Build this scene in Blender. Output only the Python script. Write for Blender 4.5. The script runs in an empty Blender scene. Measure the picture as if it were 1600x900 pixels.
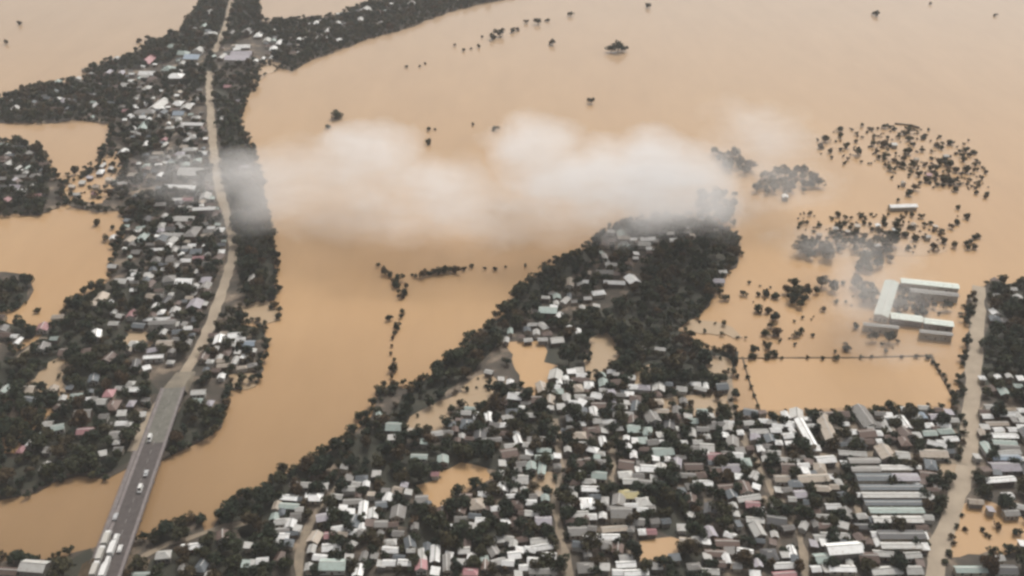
import bpy, math, random
import numpy as np
from mathutils import noise as mnoise
from mathutils import Vector, Matrix

random.seed(11)
rng = np.random.default_rng(11)
R = math.radians
scene = bpy.context.scene
C = scene.collection

# ------------------------------------------------------------------ camera
H, PITCH, F = 320.0, R(30), 1537.0          # height above the flood, tilt down, focal length in photo pixels
cam_data = bpy.data.cameras.new('camera')
cam_data.sensor_width = 36.0
cam_data.lens = 36.0 * F / 1600.0
cam_data.clip_start = 1.0
cam_data.clip_end = 60000.0
cam = bpy.data.objects.new('camera', cam_data)
cam.location = (0, 0, H)
cam.rotation_euler = (math.pi / 2 - PITCH, 0, 0)
C.objects.link(cam)
scene.camera = cam

# ------------------------------------------------------------------ world, sun, exposure
SUN_EL, SUN_AZ = R(54), R(25)               # overcast light, a little stronger from beyond the river bend
world = bpy.data.worlds.new('World')
scene.world = world
world.use_nodes = True
wn, wl = world.node_tree.nodes, world.node_tree.links
wn.clear()
sky = wn.new('ShaderNodeTexSky')
sky.sky_type = 'NISHITA'
sky.sun_disc = False
sky.sun_elevation = SUN_EL
sky.sun_rotation = SUN_AZ
sky.air_density = 1.0
sky.dust_density = 6.0
sky.ozone_density = 1.0
hs = wn.new('ShaderNodeHueSaturation')
hs.inputs['Saturation'].default_value = 0.18
hs.inputs['Fac'].default_value = 1.0
bg = wn.new('ShaderNodeBackground')
bg.inputs['Strength'].default_value = 0.125
wo = wn.new('ShaderNodeOutputWorld')
wl.new(sky.outputs[0], hs.inputs['Color'])
wl.new(hs.outputs[0], bg.inputs['Color'])
wl.new(bg.outputs[0], wo.inputs['Surface'])

sd = bpy.data.lights.new('sun', 'SUN')
sd.energy = 2.0
sd.angle = R(10)
sd.color = (1.0, 0.94, 0.86)
so = bpy.data.objects.new('sun', sd)
sdir = Vector((math.sin(SUN_AZ) * math.cos(SUN_EL), math.cos(SUN_AZ) * math.cos(SUN_EL), math.sin(SUN_EL)))
so.rotation_euler = sdir.to_track_quat('Z', 'Y').to_euler()
so.location = (0, 600, 900)
C.objects.link(so)

scene.view_settings.view_transform = 'Standard'
scene.view_settings.look = 'None'
scene.view_settings.gamma = 1.0
scene.view_settings.use_curve_mapping = False
scene.view_settings.exposure = 0.20
scene.render.engine = 'CYCLES'
cy = scene.cycles
cy.use_denoising = True
cy.max_bounces = 6
cy.diffuse_bounces = 2
cy.glossy_bounces = 2
cy.transparent_max_bounces = 8
cy.volume_bounces = 2
cy.volume_step_rate = 2.0
cy.volume_max_steps = 256
cy.pixel_filter_type = 'BLACKMAN_HARRIS'
cy.filter_width = 2.8

# ------------------------------------------------------------------ picture <-> ground
SP, CP = math.sin(PITCH), math.cos(PITCH)

def at(x, y, z=0.0):
    u, v = (x - 800.0) / F, (450.0 - y) / F
    dx, dy, dz = u, CP + v * SP, -SP + v * CP
    t = (z - H) / dz
    return Vector((dx * t, dy * t, z))

def depth_of(p):
    return p.y * CP + (H - p.z) * SP

def ppm(p):
    """photo pixels per metre at p"""
    return F / depth_of(p)

def to_px(x, y, z=0.0):
    d = y * CP + (H - z) * SP
    v = (y * SP - (H - z) * CP) / d
    return 800 + F * x / d, 450 - F * v

def dip(y):
    return PITCH + math.atan((y - 450.0) / F)

# ------------------------------------------------------------------ materials
def mat(name, rough=0.8, spec=0.3):
    m = bpy.data.materials.new(name)
    m.use_nodes = True
    b = m.node_tree.nodes['Principled BSDF']
    b.inputs['Roughness'].default_value = rough
    b.inputs['Specular IOR Level'].default_value = spec
    return m, m.node_tree.nodes, m.node_tree.links, b

def node(ns, t, **kw):
    n = ns.new(t)
    for k, v in kw.items():
        setattr(n, k, v)
    return n

def ramp(ns, stops):
    r = ns.new('ShaderNodeValToRGB')
    e = r.color_ramp.elements
    while len(e) < len(stops):
        e.new(0.5)
    for i, (p, c) in enumerate(stops):
        e[i].position = p
        e[i].color = (c[0], c[1], c[2], 1)
    return r

def noise(ns, ls, scale, detail=4, coord='Object', rough=0.55, stretch=None):
    tc = ns.new('ShaderNodeTexCoord')
    n = ns.new('ShaderNodeTexNoise')
    n.inputs['Scale'].default_value = scale
    n.inputs['Detail'].default_value = detail
    n.inputs['Roughness'].default_value = rough
    if stretch:
        mp = ns.new('ShaderNodeMapping')
        mp.inputs['Scale'].default_value = stretch
        ls.new(tc.outputs[coord], mp.inputs['Vector'])
        ls.new(mp.outputs[0], n.inputs['Vector'])
    else:
        ls.new(tc.outputs[coord], n.inputs['Vector'])
    return n

def water_material(name, dark, light, rough, near=0.47):
    m, ns, ls, b = mat(name, rough, 0.22)
    b.inputs['IOR'].default_value = 1.33
    n = noise(ns, ls, 0.006, 5, stretch=(1.0, 0.6, 1.0))
    r = ramp(ns, [(0.32, dark), (0.68, light)])
    ls.new(n.outputs['Fac'], r.inputs[0])
    # light fall-off towards the viewer painted into the colour: near water scaled darker
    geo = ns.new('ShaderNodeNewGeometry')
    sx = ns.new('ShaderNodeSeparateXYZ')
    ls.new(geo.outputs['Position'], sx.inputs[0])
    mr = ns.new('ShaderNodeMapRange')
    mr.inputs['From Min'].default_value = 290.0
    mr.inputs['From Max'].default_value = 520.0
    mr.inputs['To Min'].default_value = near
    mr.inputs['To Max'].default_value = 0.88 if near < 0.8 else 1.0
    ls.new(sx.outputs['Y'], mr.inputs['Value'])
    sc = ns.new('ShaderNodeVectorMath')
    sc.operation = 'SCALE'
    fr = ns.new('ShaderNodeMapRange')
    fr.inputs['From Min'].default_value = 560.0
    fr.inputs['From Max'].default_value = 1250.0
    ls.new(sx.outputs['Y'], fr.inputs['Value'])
    pale = ns.new('ShaderNodeMix')  # haze and sky sheen over distant water painted in as a greyer tint
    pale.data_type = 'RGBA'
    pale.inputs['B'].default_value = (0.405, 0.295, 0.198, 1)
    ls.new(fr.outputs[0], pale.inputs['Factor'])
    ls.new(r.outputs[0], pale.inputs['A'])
    st = noise(ns, ls, 0.02, 6, stretch=(1.6, 0.45, 1.0), rough=0.7)
    sr = ns.new('ShaderNodeMapRange')
    sr.inputs['From Min'].default_value = 0.3
    sr.inputs['From Max'].default_value = 0.7
    sr.inputs['To Min'].default_value = 0.95
    sr.inputs['To Max'].default_value = 1.05
    ls.new(st.outputs['Fac'], sr.inputs['Value'])
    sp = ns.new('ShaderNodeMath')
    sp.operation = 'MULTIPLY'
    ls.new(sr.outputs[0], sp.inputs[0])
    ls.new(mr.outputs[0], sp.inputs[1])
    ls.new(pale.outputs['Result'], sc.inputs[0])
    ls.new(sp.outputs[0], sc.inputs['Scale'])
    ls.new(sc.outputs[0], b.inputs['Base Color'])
    n2 = noise(ns, ls, 0.35, 3)
    bp = ns.new('ShaderNodeBump')
    bp.inputs['Strength'].default_value = 0.12
    bp.inputs['Distance'].default_value = 0.25
    ls.new(n2.outputs['Fac'], bp.inputs['Height'])
    ls.new(bp.outputs[0], b.inputs['Normal'])
    return m

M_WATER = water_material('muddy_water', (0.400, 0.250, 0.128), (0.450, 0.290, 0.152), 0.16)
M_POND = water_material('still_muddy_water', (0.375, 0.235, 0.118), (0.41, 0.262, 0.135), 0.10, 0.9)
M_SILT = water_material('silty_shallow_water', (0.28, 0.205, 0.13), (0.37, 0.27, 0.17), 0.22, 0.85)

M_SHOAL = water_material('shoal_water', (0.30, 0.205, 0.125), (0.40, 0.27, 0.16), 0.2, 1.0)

def land_material(name, stops, scale=0.05):
    m, ns, ls, b = mat(name, 0.75, 0.25)
    n = noise(ns, ls, scale, 6, rough=0.62)
    r = ramp(ns, stops)
    ls.new(n.outputs['Fac'], r.inputs[0])
    ls.new(r.outputs[0], b.inputs['Base Color'])
    return m

M_LAND = land_material('muddy_ground', [(0.30, (0.030, 0.027, 0.020)), (0.52, (0.060, 0.048, 0.036)),
                                        (0.60, (0.14, 0.108, 0.078)), (0.72, (0.27, 0.21, 0.15))], 0.06)
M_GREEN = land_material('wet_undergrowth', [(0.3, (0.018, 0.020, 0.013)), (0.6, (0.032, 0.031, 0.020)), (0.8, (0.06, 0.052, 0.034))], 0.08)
M_BANK = land_material('earth_bank', [(0.3, (0.05, 0.035, 0.02)), (0.7, (0.12, 0.085, 0.05))], 0.3)
M_ROAD = land_material('silted_road', [(0.3, (0.23, 0.185, 0.135)), (0.7, (0.33, 0.27, 0.20))], 0.08)
M_ASPH = land_material('asphalt', [(0.3, (0.050, 0.042, 0.040)), (0.7, (0.082, 0.070, 0.066))], 0.4)
M_CONC = land_material('weathered_concrete', [(0.3, (0.13, 0.112, 0.108)), (0.7, (0.21, 0.185, 0.178))], 0.5)
M_LANE = land_material('muddy_lane', [(0.3, (0.12, 0.098, 0.072)), (0.5, (0.20, 0.16, 0.115)), (0.7, (0.29, 0.23, 0.165))], 0.07)
M_ROADD = land_material('muddy_ramp', [(0.3, (0.11, 0.095, 0.072)), (0.7, (0.2, 0.168, 0.125))], 0.15)
M_DUST = land_material('dusty_concrete', [(0.3, (0.085, 0.082, 0.068)), (0.7, (0.15, 0.142, 0.12))], 0.3)
M_LINE = land_material('road_paint', [(0.3, (0.12, 0.11, 0.1)), (0.7, (0.4, 0.38, 0.36))], 2.0)

ROOFS = {  # code: (base colour, word)
    'W': ((0.76, 0.755, 0.73), 'white'), 'L': ((0.46, 0.45, 0.42), 'pale grey'), 'G': ((0.205, 0.195, 0.18), 'mid-grey'),
    'D': ((0.085, 0.085, 0.085), 'charcoal'), 'M': ((0.33, 0.39, 0.355), 'grey-green'), 'B': ((0.26, 0.315, 0.37), 'slate-blue'),
    'R': ((0.125, 0.085, 0.068), 'rust-brown'), 'P': ((0.34, 0.175, 0.18), 'dull red'), 'T': ((0.40, 0.34, 0.275), 'tan'),
    'N': ((0.54, 0.59, 0.53), 'pale mint'), 'K': ((0.11, 0.125, 0.135), 'dark slate'), 'Y': ((0.44, 0.38, 0.20), 'yellowish'), 'V': ((0.37, 0.345, 0.37), 'lilac-grey')}
ROOF_MATS = {}
for k, (c, w) in ROOFS.items():
    m, ns, ls, b = mat('roof_sheeting_' + w.replace(' ', '_').replace('-', '_'), 0.55, 0.35)
    n = noise(ns, ls, 0.55, 6, rough=0.7)
    stain = (c[0] * 0.62 + 0.03, c[1] * 0.55 + 0.015, c[2] * 0.5 + 0.008)
    r = ramp(ns, [(0.30, stain), (0.47, c), (0.75, tuple(min(0.85, v * 1.12) for v in c))])
    ls.new(n.outputs['Fac'], r.inputs[0])
    oi = ns.new('ShaderNodeObjectInfo')
    mr = ns.new('ShaderNodeMapRange')
    mr.inputs['To Min'].default_value = 0.72
    mr.inputs['To Max'].default_value = 1.08
    ls.new(oi.outputs['Random'], mr.inputs['Value'])
    mx = ns.new('ShaderNodeVectorMath')
    mx.operation = 'SCALE'
    ls.new(r.outputs[0], mx.inputs[0])
    ls.new(mr.outputs[0], mx.inputs['Scale'])
    ls.new(mx.outputs[0], b.inputs['Base Color'])
    wv = ns.new('ShaderNodeTexWave')
    wv.inputs['Scale'].default_value = 3.2
    tc = ns.new('ShaderNodeTexCoord')
    ls.new(tc.outputs['Object'], wv.inputs['Vector'])
    bp = ns.new('ShaderNodeBump')
    bp.inputs['Strength'].default_value = 0.35
    bp.inputs['Distance'].default_value = 0.05
    ls.new(wv.outputs['Fac'], bp.inputs['Height'])
    ls.new(bp.outputs[0], b.inputs['Normal'])
    ROOF_MATS[k] = m

WALLS = []
for nm, c in (('cream', (0.38, 0.33, 0.26)), ('grey', (0.22, 0.20, 0.18)), ('brown', (0.12, 0.09, 0.07)), ('pale', (0.46, 0.44, 0.40))):
    m, ns, ls, b = mat('plaster_wall_' + nm, 0.85, 0.2)
    n = noise(ns, ls, 0.8, 4)
    r = ramp(ns, [(0.3, tuple(v * 0.6 for v in c)), (0.6, c)])
    ls.new(n.outputs['Fac'], r.inputs[0])
    ls.new(r.outputs[0], b.inputs['Base Color'])
    WALLS.append(m)

def plain(name, c, rough=0.6, spec=0.3, metal=0.0):
    m, ns, ls, b = mat(name, rough, spec)
    n = noise(ns, ls, 3.0, 3)
    r = ramp(ns, [(0.3, tuple(v * 0.8 for v in c)), (0.7, c)])
    ls.new(n.outputs['Fac'], r.inputs[0])
    ls.new(r.outputs[0], b.inputs['Base Color'])
    b.inputs['Metallic'].default_value = metal
    return m

M_GLASS = plain('dark_window_glass', (0.03, 0.035, 0.04), 0.15, 0.6)
M_DOOR = plain('wooden_door', (0.10, 0.06, 0.04))
M_BARK = plain('bark', (0.085, 0.06, 0.045), 0.9)
M_TYRE = plain('tyre_rubber', (0.02, 0.02, 0.02), 0.9)
M_WHITEP = plain('white_vehicle_paint', (0.62, 0.61, 0.585), 0.35, 0.5)
M_SILVER = plain('silver_vehicle_paint', (0.42, 0.42, 0.42), 0.35, 0.5)
M_TARP = plain('pale_tarpaulin', (0.42, 0.40, 0.36), 0.7)
M_DARKP = plain('dark_vehicle_paint', (0.06, 0.05, 0.05), 0.4, 0.5)

def foliage(name, use_attr):
    m, ns, ls, b = mat(name, 0.85, 0.15)
    r = ramp(ns, [(0.0, (0.014, 0.021, 0.013)), (0.35, (0.021, 0.029, 0.016)), (0.6, (0.031, 0.034, 0.016)),
                  (0.82, (0.041, 0.036, 0.018)), (1.0, (0.055, 0.034, 0.018))])
    if use_attr:
        a = ns.new('ShaderNodeAttribute')
        a.attribute_name = 'tone'
        src = a.outputs['Fac']
    else:
        a = ns.new('ShaderNodeObjectInfo')
        src = a.outputs['Random']
    ge = ns.new('ShaderNodeNewGeometry')
    mr = ns.new('ShaderNodeMapRange')
    mr.inputs['To Min'].default_value = 0.5
    mr.inputs['To Max'].default_value = 1.7
    ls.new(ge.outputs['Random Per Island'], mr.inputs['Value'])
    ls.new(src, r.inputs[0])
    mx = ns.new('ShaderNodeVectorMath')
    mx.operation = 'SCALE'
    ls.new(r.outputs[0], mx.inputs[0])
    ls.new(mr.outputs[0], mx.inputs['Scale'])
    ls.new(mx.outputs[0], b.inputs['Base Color'])
    return m

M_LEAF = foliage('foliage', False)
M_LEAFM = foliage('foliage_mass', True)

# ------------------------------------------------------------------ object helpers
def mesh_obj(name, verts, faces, m, parent=None, loc=None, smooth=False):
    me = bpy.data.meshes.new(name)
    me.from_pydata([tuple(v) for v in verts], [], faces)
    me.materials.append(m)
    me.update()
    o = bpy.data.objects.new(name, me)
    C.objects.link(o)
    if parent is not None:
        o.parent = parent
    if loc is not None:
        o.location = loc
    return o

def empty(name, loc, rz, label, cat, group=None):
    o = bpy.data.objects.new(name, None)
    o.empty_display_size = 1.0
    o.location = loc
    o.rotation_euler = (0, 0, rz)
    C.objects.link(o)
    tag(o, label, cat, group)
    return o

def tag(o, label=None, cat=None, group=None, kind=None):
    if label: o['label'] = label
    if cat: o['category'] = cat
    if group: o['group'] = group
    if kind: o['kind'] = kind
    return o

class MB:
    def __init__(self):
        self.v, self.f = [], []
    def box(self, x0, x1, y0, y1, z0, z1):
        b = len(self.v)
        self.v += [(x0, y0, z0), (x1, y0, z0), (x1, y1, z0), (x0, y1, z0), (x0, y0, z1), (x1, y0, z1), (x1, y1, z1), (x0, y1, z1)]
        self.f += [(b, b + 3, b + 2, b + 1), (b + 4, b + 5, b + 6, b + 7), (b, b + 1, b + 5, b + 4), (b + 1, b + 2, b + 6, b + 5),
                   (b + 2, b + 3, b + 7, b + 6), (b + 3, b, b + 4, b + 7)]
        return self
    def add(self, vs, fs):
        b = len(self.v)
        self.v += list(vs)
        self.f += [tuple(b + i for i in f) for f in fs]
        return self
    def cyl(self, c, r0, r1, z0, z1, n=8, axis='z'):
        vs = []
        for z, r in ((z0, r0), (z1, r1)):
            for i in range(n):
                a = 2 * math.pi * i / n
                p = (c[0] + r * math.cos(a), c[1] + r * math.sin(a), z) if axis == 'z' else (z, c[0] + r * math.cos(a), c[1] + r * math.sin(a))
                vs.append(p)
        fs = [(i, (i + 1) % n, n + (i + 1) % n, n + i) for i in range(n)]
        fs += [tuple(range(n - 1, -1, -1)), tuple(range(n, 2 * n))]
        return self.add(vs, fs)
    def build(self, name, m, parent=None):
        return mesh_obj(name, self.v, self.f, m, parent)

# ------------------------------------------------------------------ polygons on the ground
def W(pts):
    return [at(x, y) for x, y in pts]

def WL(pts):
    return [at(x, y, 3.5) for x, y in pts]

def wobble(poly, step=9.0, amp=3.0, rnd=None):
    rnd = rnd or random.Random(5)
    out = []
    n = len(poly)
    for i in range(n):
        a, b = poly[i], poly[(i + 1) % n]
        L = (b - a).length
        k = max(1, int(L / step))
        nrm = Vector((-(b - a).y, (b - a).x, 0))
        if nrm.length > 0: nrm.normalize()
        for j in range(k):
            p = a.lerp(b, j / k)
            if j: p = p + nrm * rnd.uniform(-amp, amp)
            out.append(p)
    return out

def sheet(name, poly, z, m, kind='structure', label=None, cat=None, step=9.0, amp=3.0):
    """a ground sheet with a ragged outline (triangulated)"""
    from mathutils.geometry import tessellate_polygon
    P = wobble(poly, step, amp)
    tris = tessellate_polygon([[Vector((p.x, p.y, 0)) for p in P]])
    vs = [(p.x, p.y, z) for p in P]
    fs = []
    for t in tris:
        a, b, c = (Vector(vs[i]) for i in t)
        if (b - a).cross(c - a).z < 0: t = (t[0], t[2], t[1])
        fs.append(tuple(t))
    # vertical skirt down into the water
    n = len(P)
    vs += [(p.x, p.y, z - 0.6) for p in P]
    fs += [(i, (i + 1) % n, n + (i + 1) % n, n + i) for i in range(n)]
    o = mesh_obj(name, vs, fs, m)
    tag(o, label, cat, None, kind)
    return o

SHORES = []
def inside(poly, x, y):
    c = False
    n = len(poly)
    j = n - 1
    for i in range(n):
        xi, yi, xj, yj = poly[i].x, poly[i].y, poly[j].x, poly[j].y
        if (yi > y) != (yj > y) and x < (xj - xi) * (y - yi) / (yj - yi) + xi:
            c = not c
        j = i
    return c

def ribbon_pts(pts, z0, width, step=6.0):
    P = [at(x, y) for x, y in pts]
    out = []
    for a, b in zip(P[:-1], P[1:]):
        k = max(1, int((b - a).length / step))
        out += [a.lerp(b, j / k) for j in range(k)]
    out.append(P[-1])
    for _ in range(3):  # round the corners
        out = [out[0]] + [(out[i - 1] + out[i] * 2 + out[i + 1]) / 4 for i in range(1, len(out) - 1)] + [out[-1]]
    return out

ROADS = []
ROADS.append(([at(166, 850).lerp(at(290, 582), i / 60) for i in range(-12, 61)], 19.0))
def ribbon(name, pts, width, z, m, jitter=0.0, kind='structure', label=None, cat=None, thick=0.3, width_end=None):
    P = ribbon_pts(pts, z, width)
    ROADS.append((P, width))
    vs, fs = [], []
    rnd = random.Random(3)
    for i, p in enumerate(P):
        d = (P[min(i + 1, len(P) - 1)] - P[max(i - 1, 0)]).normalized()
        nr = Vector((-d.y, d.x, 0))
        w = width if width_end is None else width + (width_end - width) * i / (len(P) - 1)
        a = p + nr * (w / 2 + rnd.uniform(-jitter, jitter))
        b = p - nr * (w / 2 + rnd.uniform(-jitter, jitter))
        vs += [(a.x, a.y, z), (b.x, b.y, z), (a.x, a.y, z - thick), (b.x, b.y, z - thick)]
        if i:
            k = 4 * i
            fs += [(k - 4, k - 3, k + 1, k), (k - 2, k - 4, k, k + 2), (k - 3, k - 1, k + 3, k + 1)]
    o = mesh_obj(name, vs, fs, m)
    tag(o, label, cat, None, kind)
    return o

# ================================================================== SETTING
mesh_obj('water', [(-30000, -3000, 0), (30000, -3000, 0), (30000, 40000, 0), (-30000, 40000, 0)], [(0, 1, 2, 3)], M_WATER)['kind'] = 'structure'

LAND_W = WL([(315, 0), (330, -14), (400, -20), (404, 30), (430, 28), (520, 22), (560, 8), (604, -10), (640, -22), (840, -14), (760, 0), (700, 15), (640, 38), (560, 62), (480, 92), (455, 106), (412, 95), (396, 118), (385, 150), (370, 188),
            (392, 225), (400, 260), (415, 320), (430, 400), (428, 462), (395, 470), (372, 478), (376, 500), (412, 508), (412, 540), (400, 585), (360, 600), (348, 620),
            (345, 660), (320, 677), (295, 690), (268, 702), (252, 712), (222, 706), (200, 722), (165, 740), (120, 735), (82, 745), (55, 762), (0, 772), (-60, 790), (-60, 700), (0, 700), (34, 702),
            (48, 668), (72, 642), (108, 628), (55, 630), (18, 660), (0, 672), (-60, 690), (-60, 500), (0, 500), (20, 545), (55, 525), (95, 495), (108, 470), (138, 450), (170, 432),
            (176, 400), (188, 370), (196, 322), (150, 325), (100, 312), (60, 330), (0, 330), (-60, 330), (-60, 210), (0, 215), (60, 225), (80, 262), (100, 285), (150, 262), (158, 240),
            (172, 208), (175, 187), (110, 182), (70, 188), (0, 187), (-60, 187), (-60, 150), (0, 150), (60, 130), (135, 118), (145, 98), (200, 84), (240, 62), (285, 44), (300, 18)])
LAND_E = WL([(955, 350), (1010, 335), (1080, 335), (1150, 360), (1155, 400), (1130, 430), (1110, 470), (1060, 510), (1100, 540), (1150, 545), (1140, 588), (1118, 600), (1132, 645), (1160, 655), (1240, 646), (1390, 636),
            (1490, 640), (1502, 600), (1512, 540), (1520, 450), (1545, 436), (1600, 440), (1720, 440), (1720, 960), (-80, 960), (-80, 868), (0, 868), (92, 872), (108, 856), (150, 846), (180, 830), (225, 834), (258, 820),
            (285, 806), (312, 805), (322, 832), (345, 792), (400, 760), (440, 736), (500, 706), (532, 690), (560, 662), (580, 642), (592, 606), (612, 594), (640, 602), (700, 560),
            (730, 530), (780, 490), (830, 432), (860, 412), (900, 392), (930, 372)])
sheet('land', LAND_W, 0.30, M_LAND)
sheet('land', LAND_E, 0.30, M_LAND)
sheet('land', W([(-60, 425), (30, 428), (48, 440), (44, 470), (20, 482), (-60, 486)]), 0.28, M_LAND)
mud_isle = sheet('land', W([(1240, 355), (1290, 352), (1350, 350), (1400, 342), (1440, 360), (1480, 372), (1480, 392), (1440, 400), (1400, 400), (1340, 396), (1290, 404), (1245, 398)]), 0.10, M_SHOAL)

# ---- shallow flood standing on the land
POOLS = [
    [(785, 536), (840, 534), (858, 556), (872, 572), (852, 600), (832, 622), (815, 604), (800, 562)],
    [(648, 760), (700, 726), (764, 724), (770, 748), (742, 762), (712, 770), (698, 798), (664, 784)],
    [(1000, 846), (1064, 842), (1052, 882), (1000, 878)],
    [(1498, 790), (1540, 782), (1600, 812), (1650, 850), (1592, 862), (1484, 872), (1478, 846)],
    [(1462, 728), (1500, 722), (1500, 746), (1474, 752)],
    [(640, 652), (700, 624), (768, 600), (772, 626), (745, 640), (708, 640), (700, 668), (650, 682), (630, 668)],
    [(1040, 622), (1090, 618), (1140, 612), (1140, 648), (1080, 652), (1020, 640), (1012, 628)],
    [(922, 528), (948, 520), (962, 540), (968, 566), (952, 574), (930, 600), (915, 580)],
    [(1078, 500), (1130, 506), (1160, 528), (1120, 524), (1060, 514)],
    [(820, 740), (875, 740), (875, 770), (840, 775)],
    [(375, 480), (416, 470), (440, 500), (412, 508), (380, 500)],
    [(110, 628), (40, 600), (70, 575), (100, 555), (116, 570), (96, 590), (108, 606)],
    [(195, 518), (215, 514), (240, 528), (235, 542), (200, 545)],
    [(355, 586), (402, 584), (400, 604), (360, 610)],
    [(990, 585), (1015, 570), (1010, 596), (985, 606)],
    [(1106, 556), (1140, 560), (1142, 596), (1108, 596)],
    [(98, 286), (125, 272), (165, 246), (182, 236), (196, 262), (180, 290), (160, 318), (100, 312)],
    [(400, 112), (415, 94), (440, 100), (430, 112), (405, 125)],
    [(720, 608), (755, 585), (778, 596), (755, 612), (725, 618)],
]
POOL_W = [W(p) for p in POOLS]
pm = [M_POND, M_POND, M_POND, M_POND, M_SILT, M_SILT, M_SILT, M_SILT, M_SILT, M_SILT, M_SILT, M_SILT, M_SILT, M_SILT, M_SILT, M_SILT, M_SILT, M_POND, M_SILT]
pm[17:] = [M_SILT] * 4
pm[16] = M_POND
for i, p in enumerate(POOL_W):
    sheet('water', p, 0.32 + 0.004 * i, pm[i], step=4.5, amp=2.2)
BIGPOND = W([(1166, 562), (1452, 558), (1492, 634), (1420, 634), (1182, 642)])

# ---- silted roads and lanes
R_WEST = [(327, 112), (327, 150), (331, 200), (335, 250), (346, 310), (362, 360), (366, 395), (352, 440), (338, 480), (322, 525), (308, 552), (290, 582), (276, 602)]
R_EAST = [(1530, 448), (1524, 540), (1517, 640), (1515, 690), (1505, 750), (1487, 800), (1468, 850), (1456, 920)]
ribbon('road', [(364, -10), (354, 38), (346, 58), (336, 82)], 6.5, 0.42, M_ROAD, 0.5)
ribbon('road', R_WEST, 6.6, 0.42, M_ROAD, 0.8)
ribbon('road', R_EAST, 8.2, 0.425, M_ROAD, 0.8)
LANES = [([(545, 742), (505, 786), (478, 820), (470, 850), (465, 920)], 3.4),
         ([(1140, 590), (1144, 650), (1170, 700), (1202, 760), (1250, 830), (1260, 920)], 3.4),
         ([(868, 655), (876, 700), (872, 760), (864, 800), (880, 850), (892, 920)], 3.4),
         ([(196, 884), (230, 864), (262, 848), (300, 838), (345, 826), (400, 815)], 3.2),
         ([(1270, 712), (1330, 716), (1395, 704), (1450, 720), (1510, 724)], 4.5),
         ([(1305, 716), (1325, 760), (1352, 830)], 2.4),
         ([(958, 700), (957, 760)], 3.0),
         ([(1120, 792), (1090, 770), (1114, 800), (1200, 780)], 4.0),
         ([(30, 560), (60, 535), (68, 528)], 5.0),
         ([(1600, 640), (1530, 640)], 3.0)]
for i, (pts, w) in enumerate(LANES):
    ribbon('lane', pts, w, 0.435 + 0.004 * i, M_LANE, 1.0)

# ---- earth banks around the big pond
def bank(pts, w, h, label):
    P = ribbon_pts(pts, 0, w, 4.0)
    vs, fs = [], []
    rnd = random.Random(8)
    for i, p in enumerate(P):
        d = (P[min(i + 1, len(P) - 1)] - P[max(i - 1, 0)]).normalized()
        nr = Vector((-d.y, d.x, 0))
        hh = h * rnd.uniform(0.7, 1.2)
        ww = w * rnd.uniform(0.75, 1.2)
        for s, z in ((-0.5, -0.5), (-0.25, hh), (0.25, hh * 0.95), (0.5, -0.5)):
            q = p + nr * ww * s
            vs.append((q.x, q.y, z))
        if i:
            k = 4 * i
            for j in range(3):
                fs.append((k - 4 + j, k - 3 + j, k + 1 + j, k + j))
    o = mesh_obj('embankment', vs, fs, M_BANK)
    return tag(o, label, 'embankment')
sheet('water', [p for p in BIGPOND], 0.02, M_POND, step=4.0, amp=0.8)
bank([(1150, 560), (1250, 559), (1340, 559), (1456, 556)], 1.8, 0.35, 'long low earth bank along the far edge of the big rectangular pond')
bank([(1454, 554), (1470, 585), (1498, 636)], 2.6, 0.5, 'scrubby earth bank slanting between the big pond and the eastern road')
bank([(1160, 558), (1172, 600), (1188, 642)], 1.6, 0.35, 'thin earth bank closing the narrow near end of the big pond by the lane')
bank([(1398, 194), (1418, 195), (1436, 201)], 2.5, 1.6, 'dark curved bank on the far rim of the drowned orchard')

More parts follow.
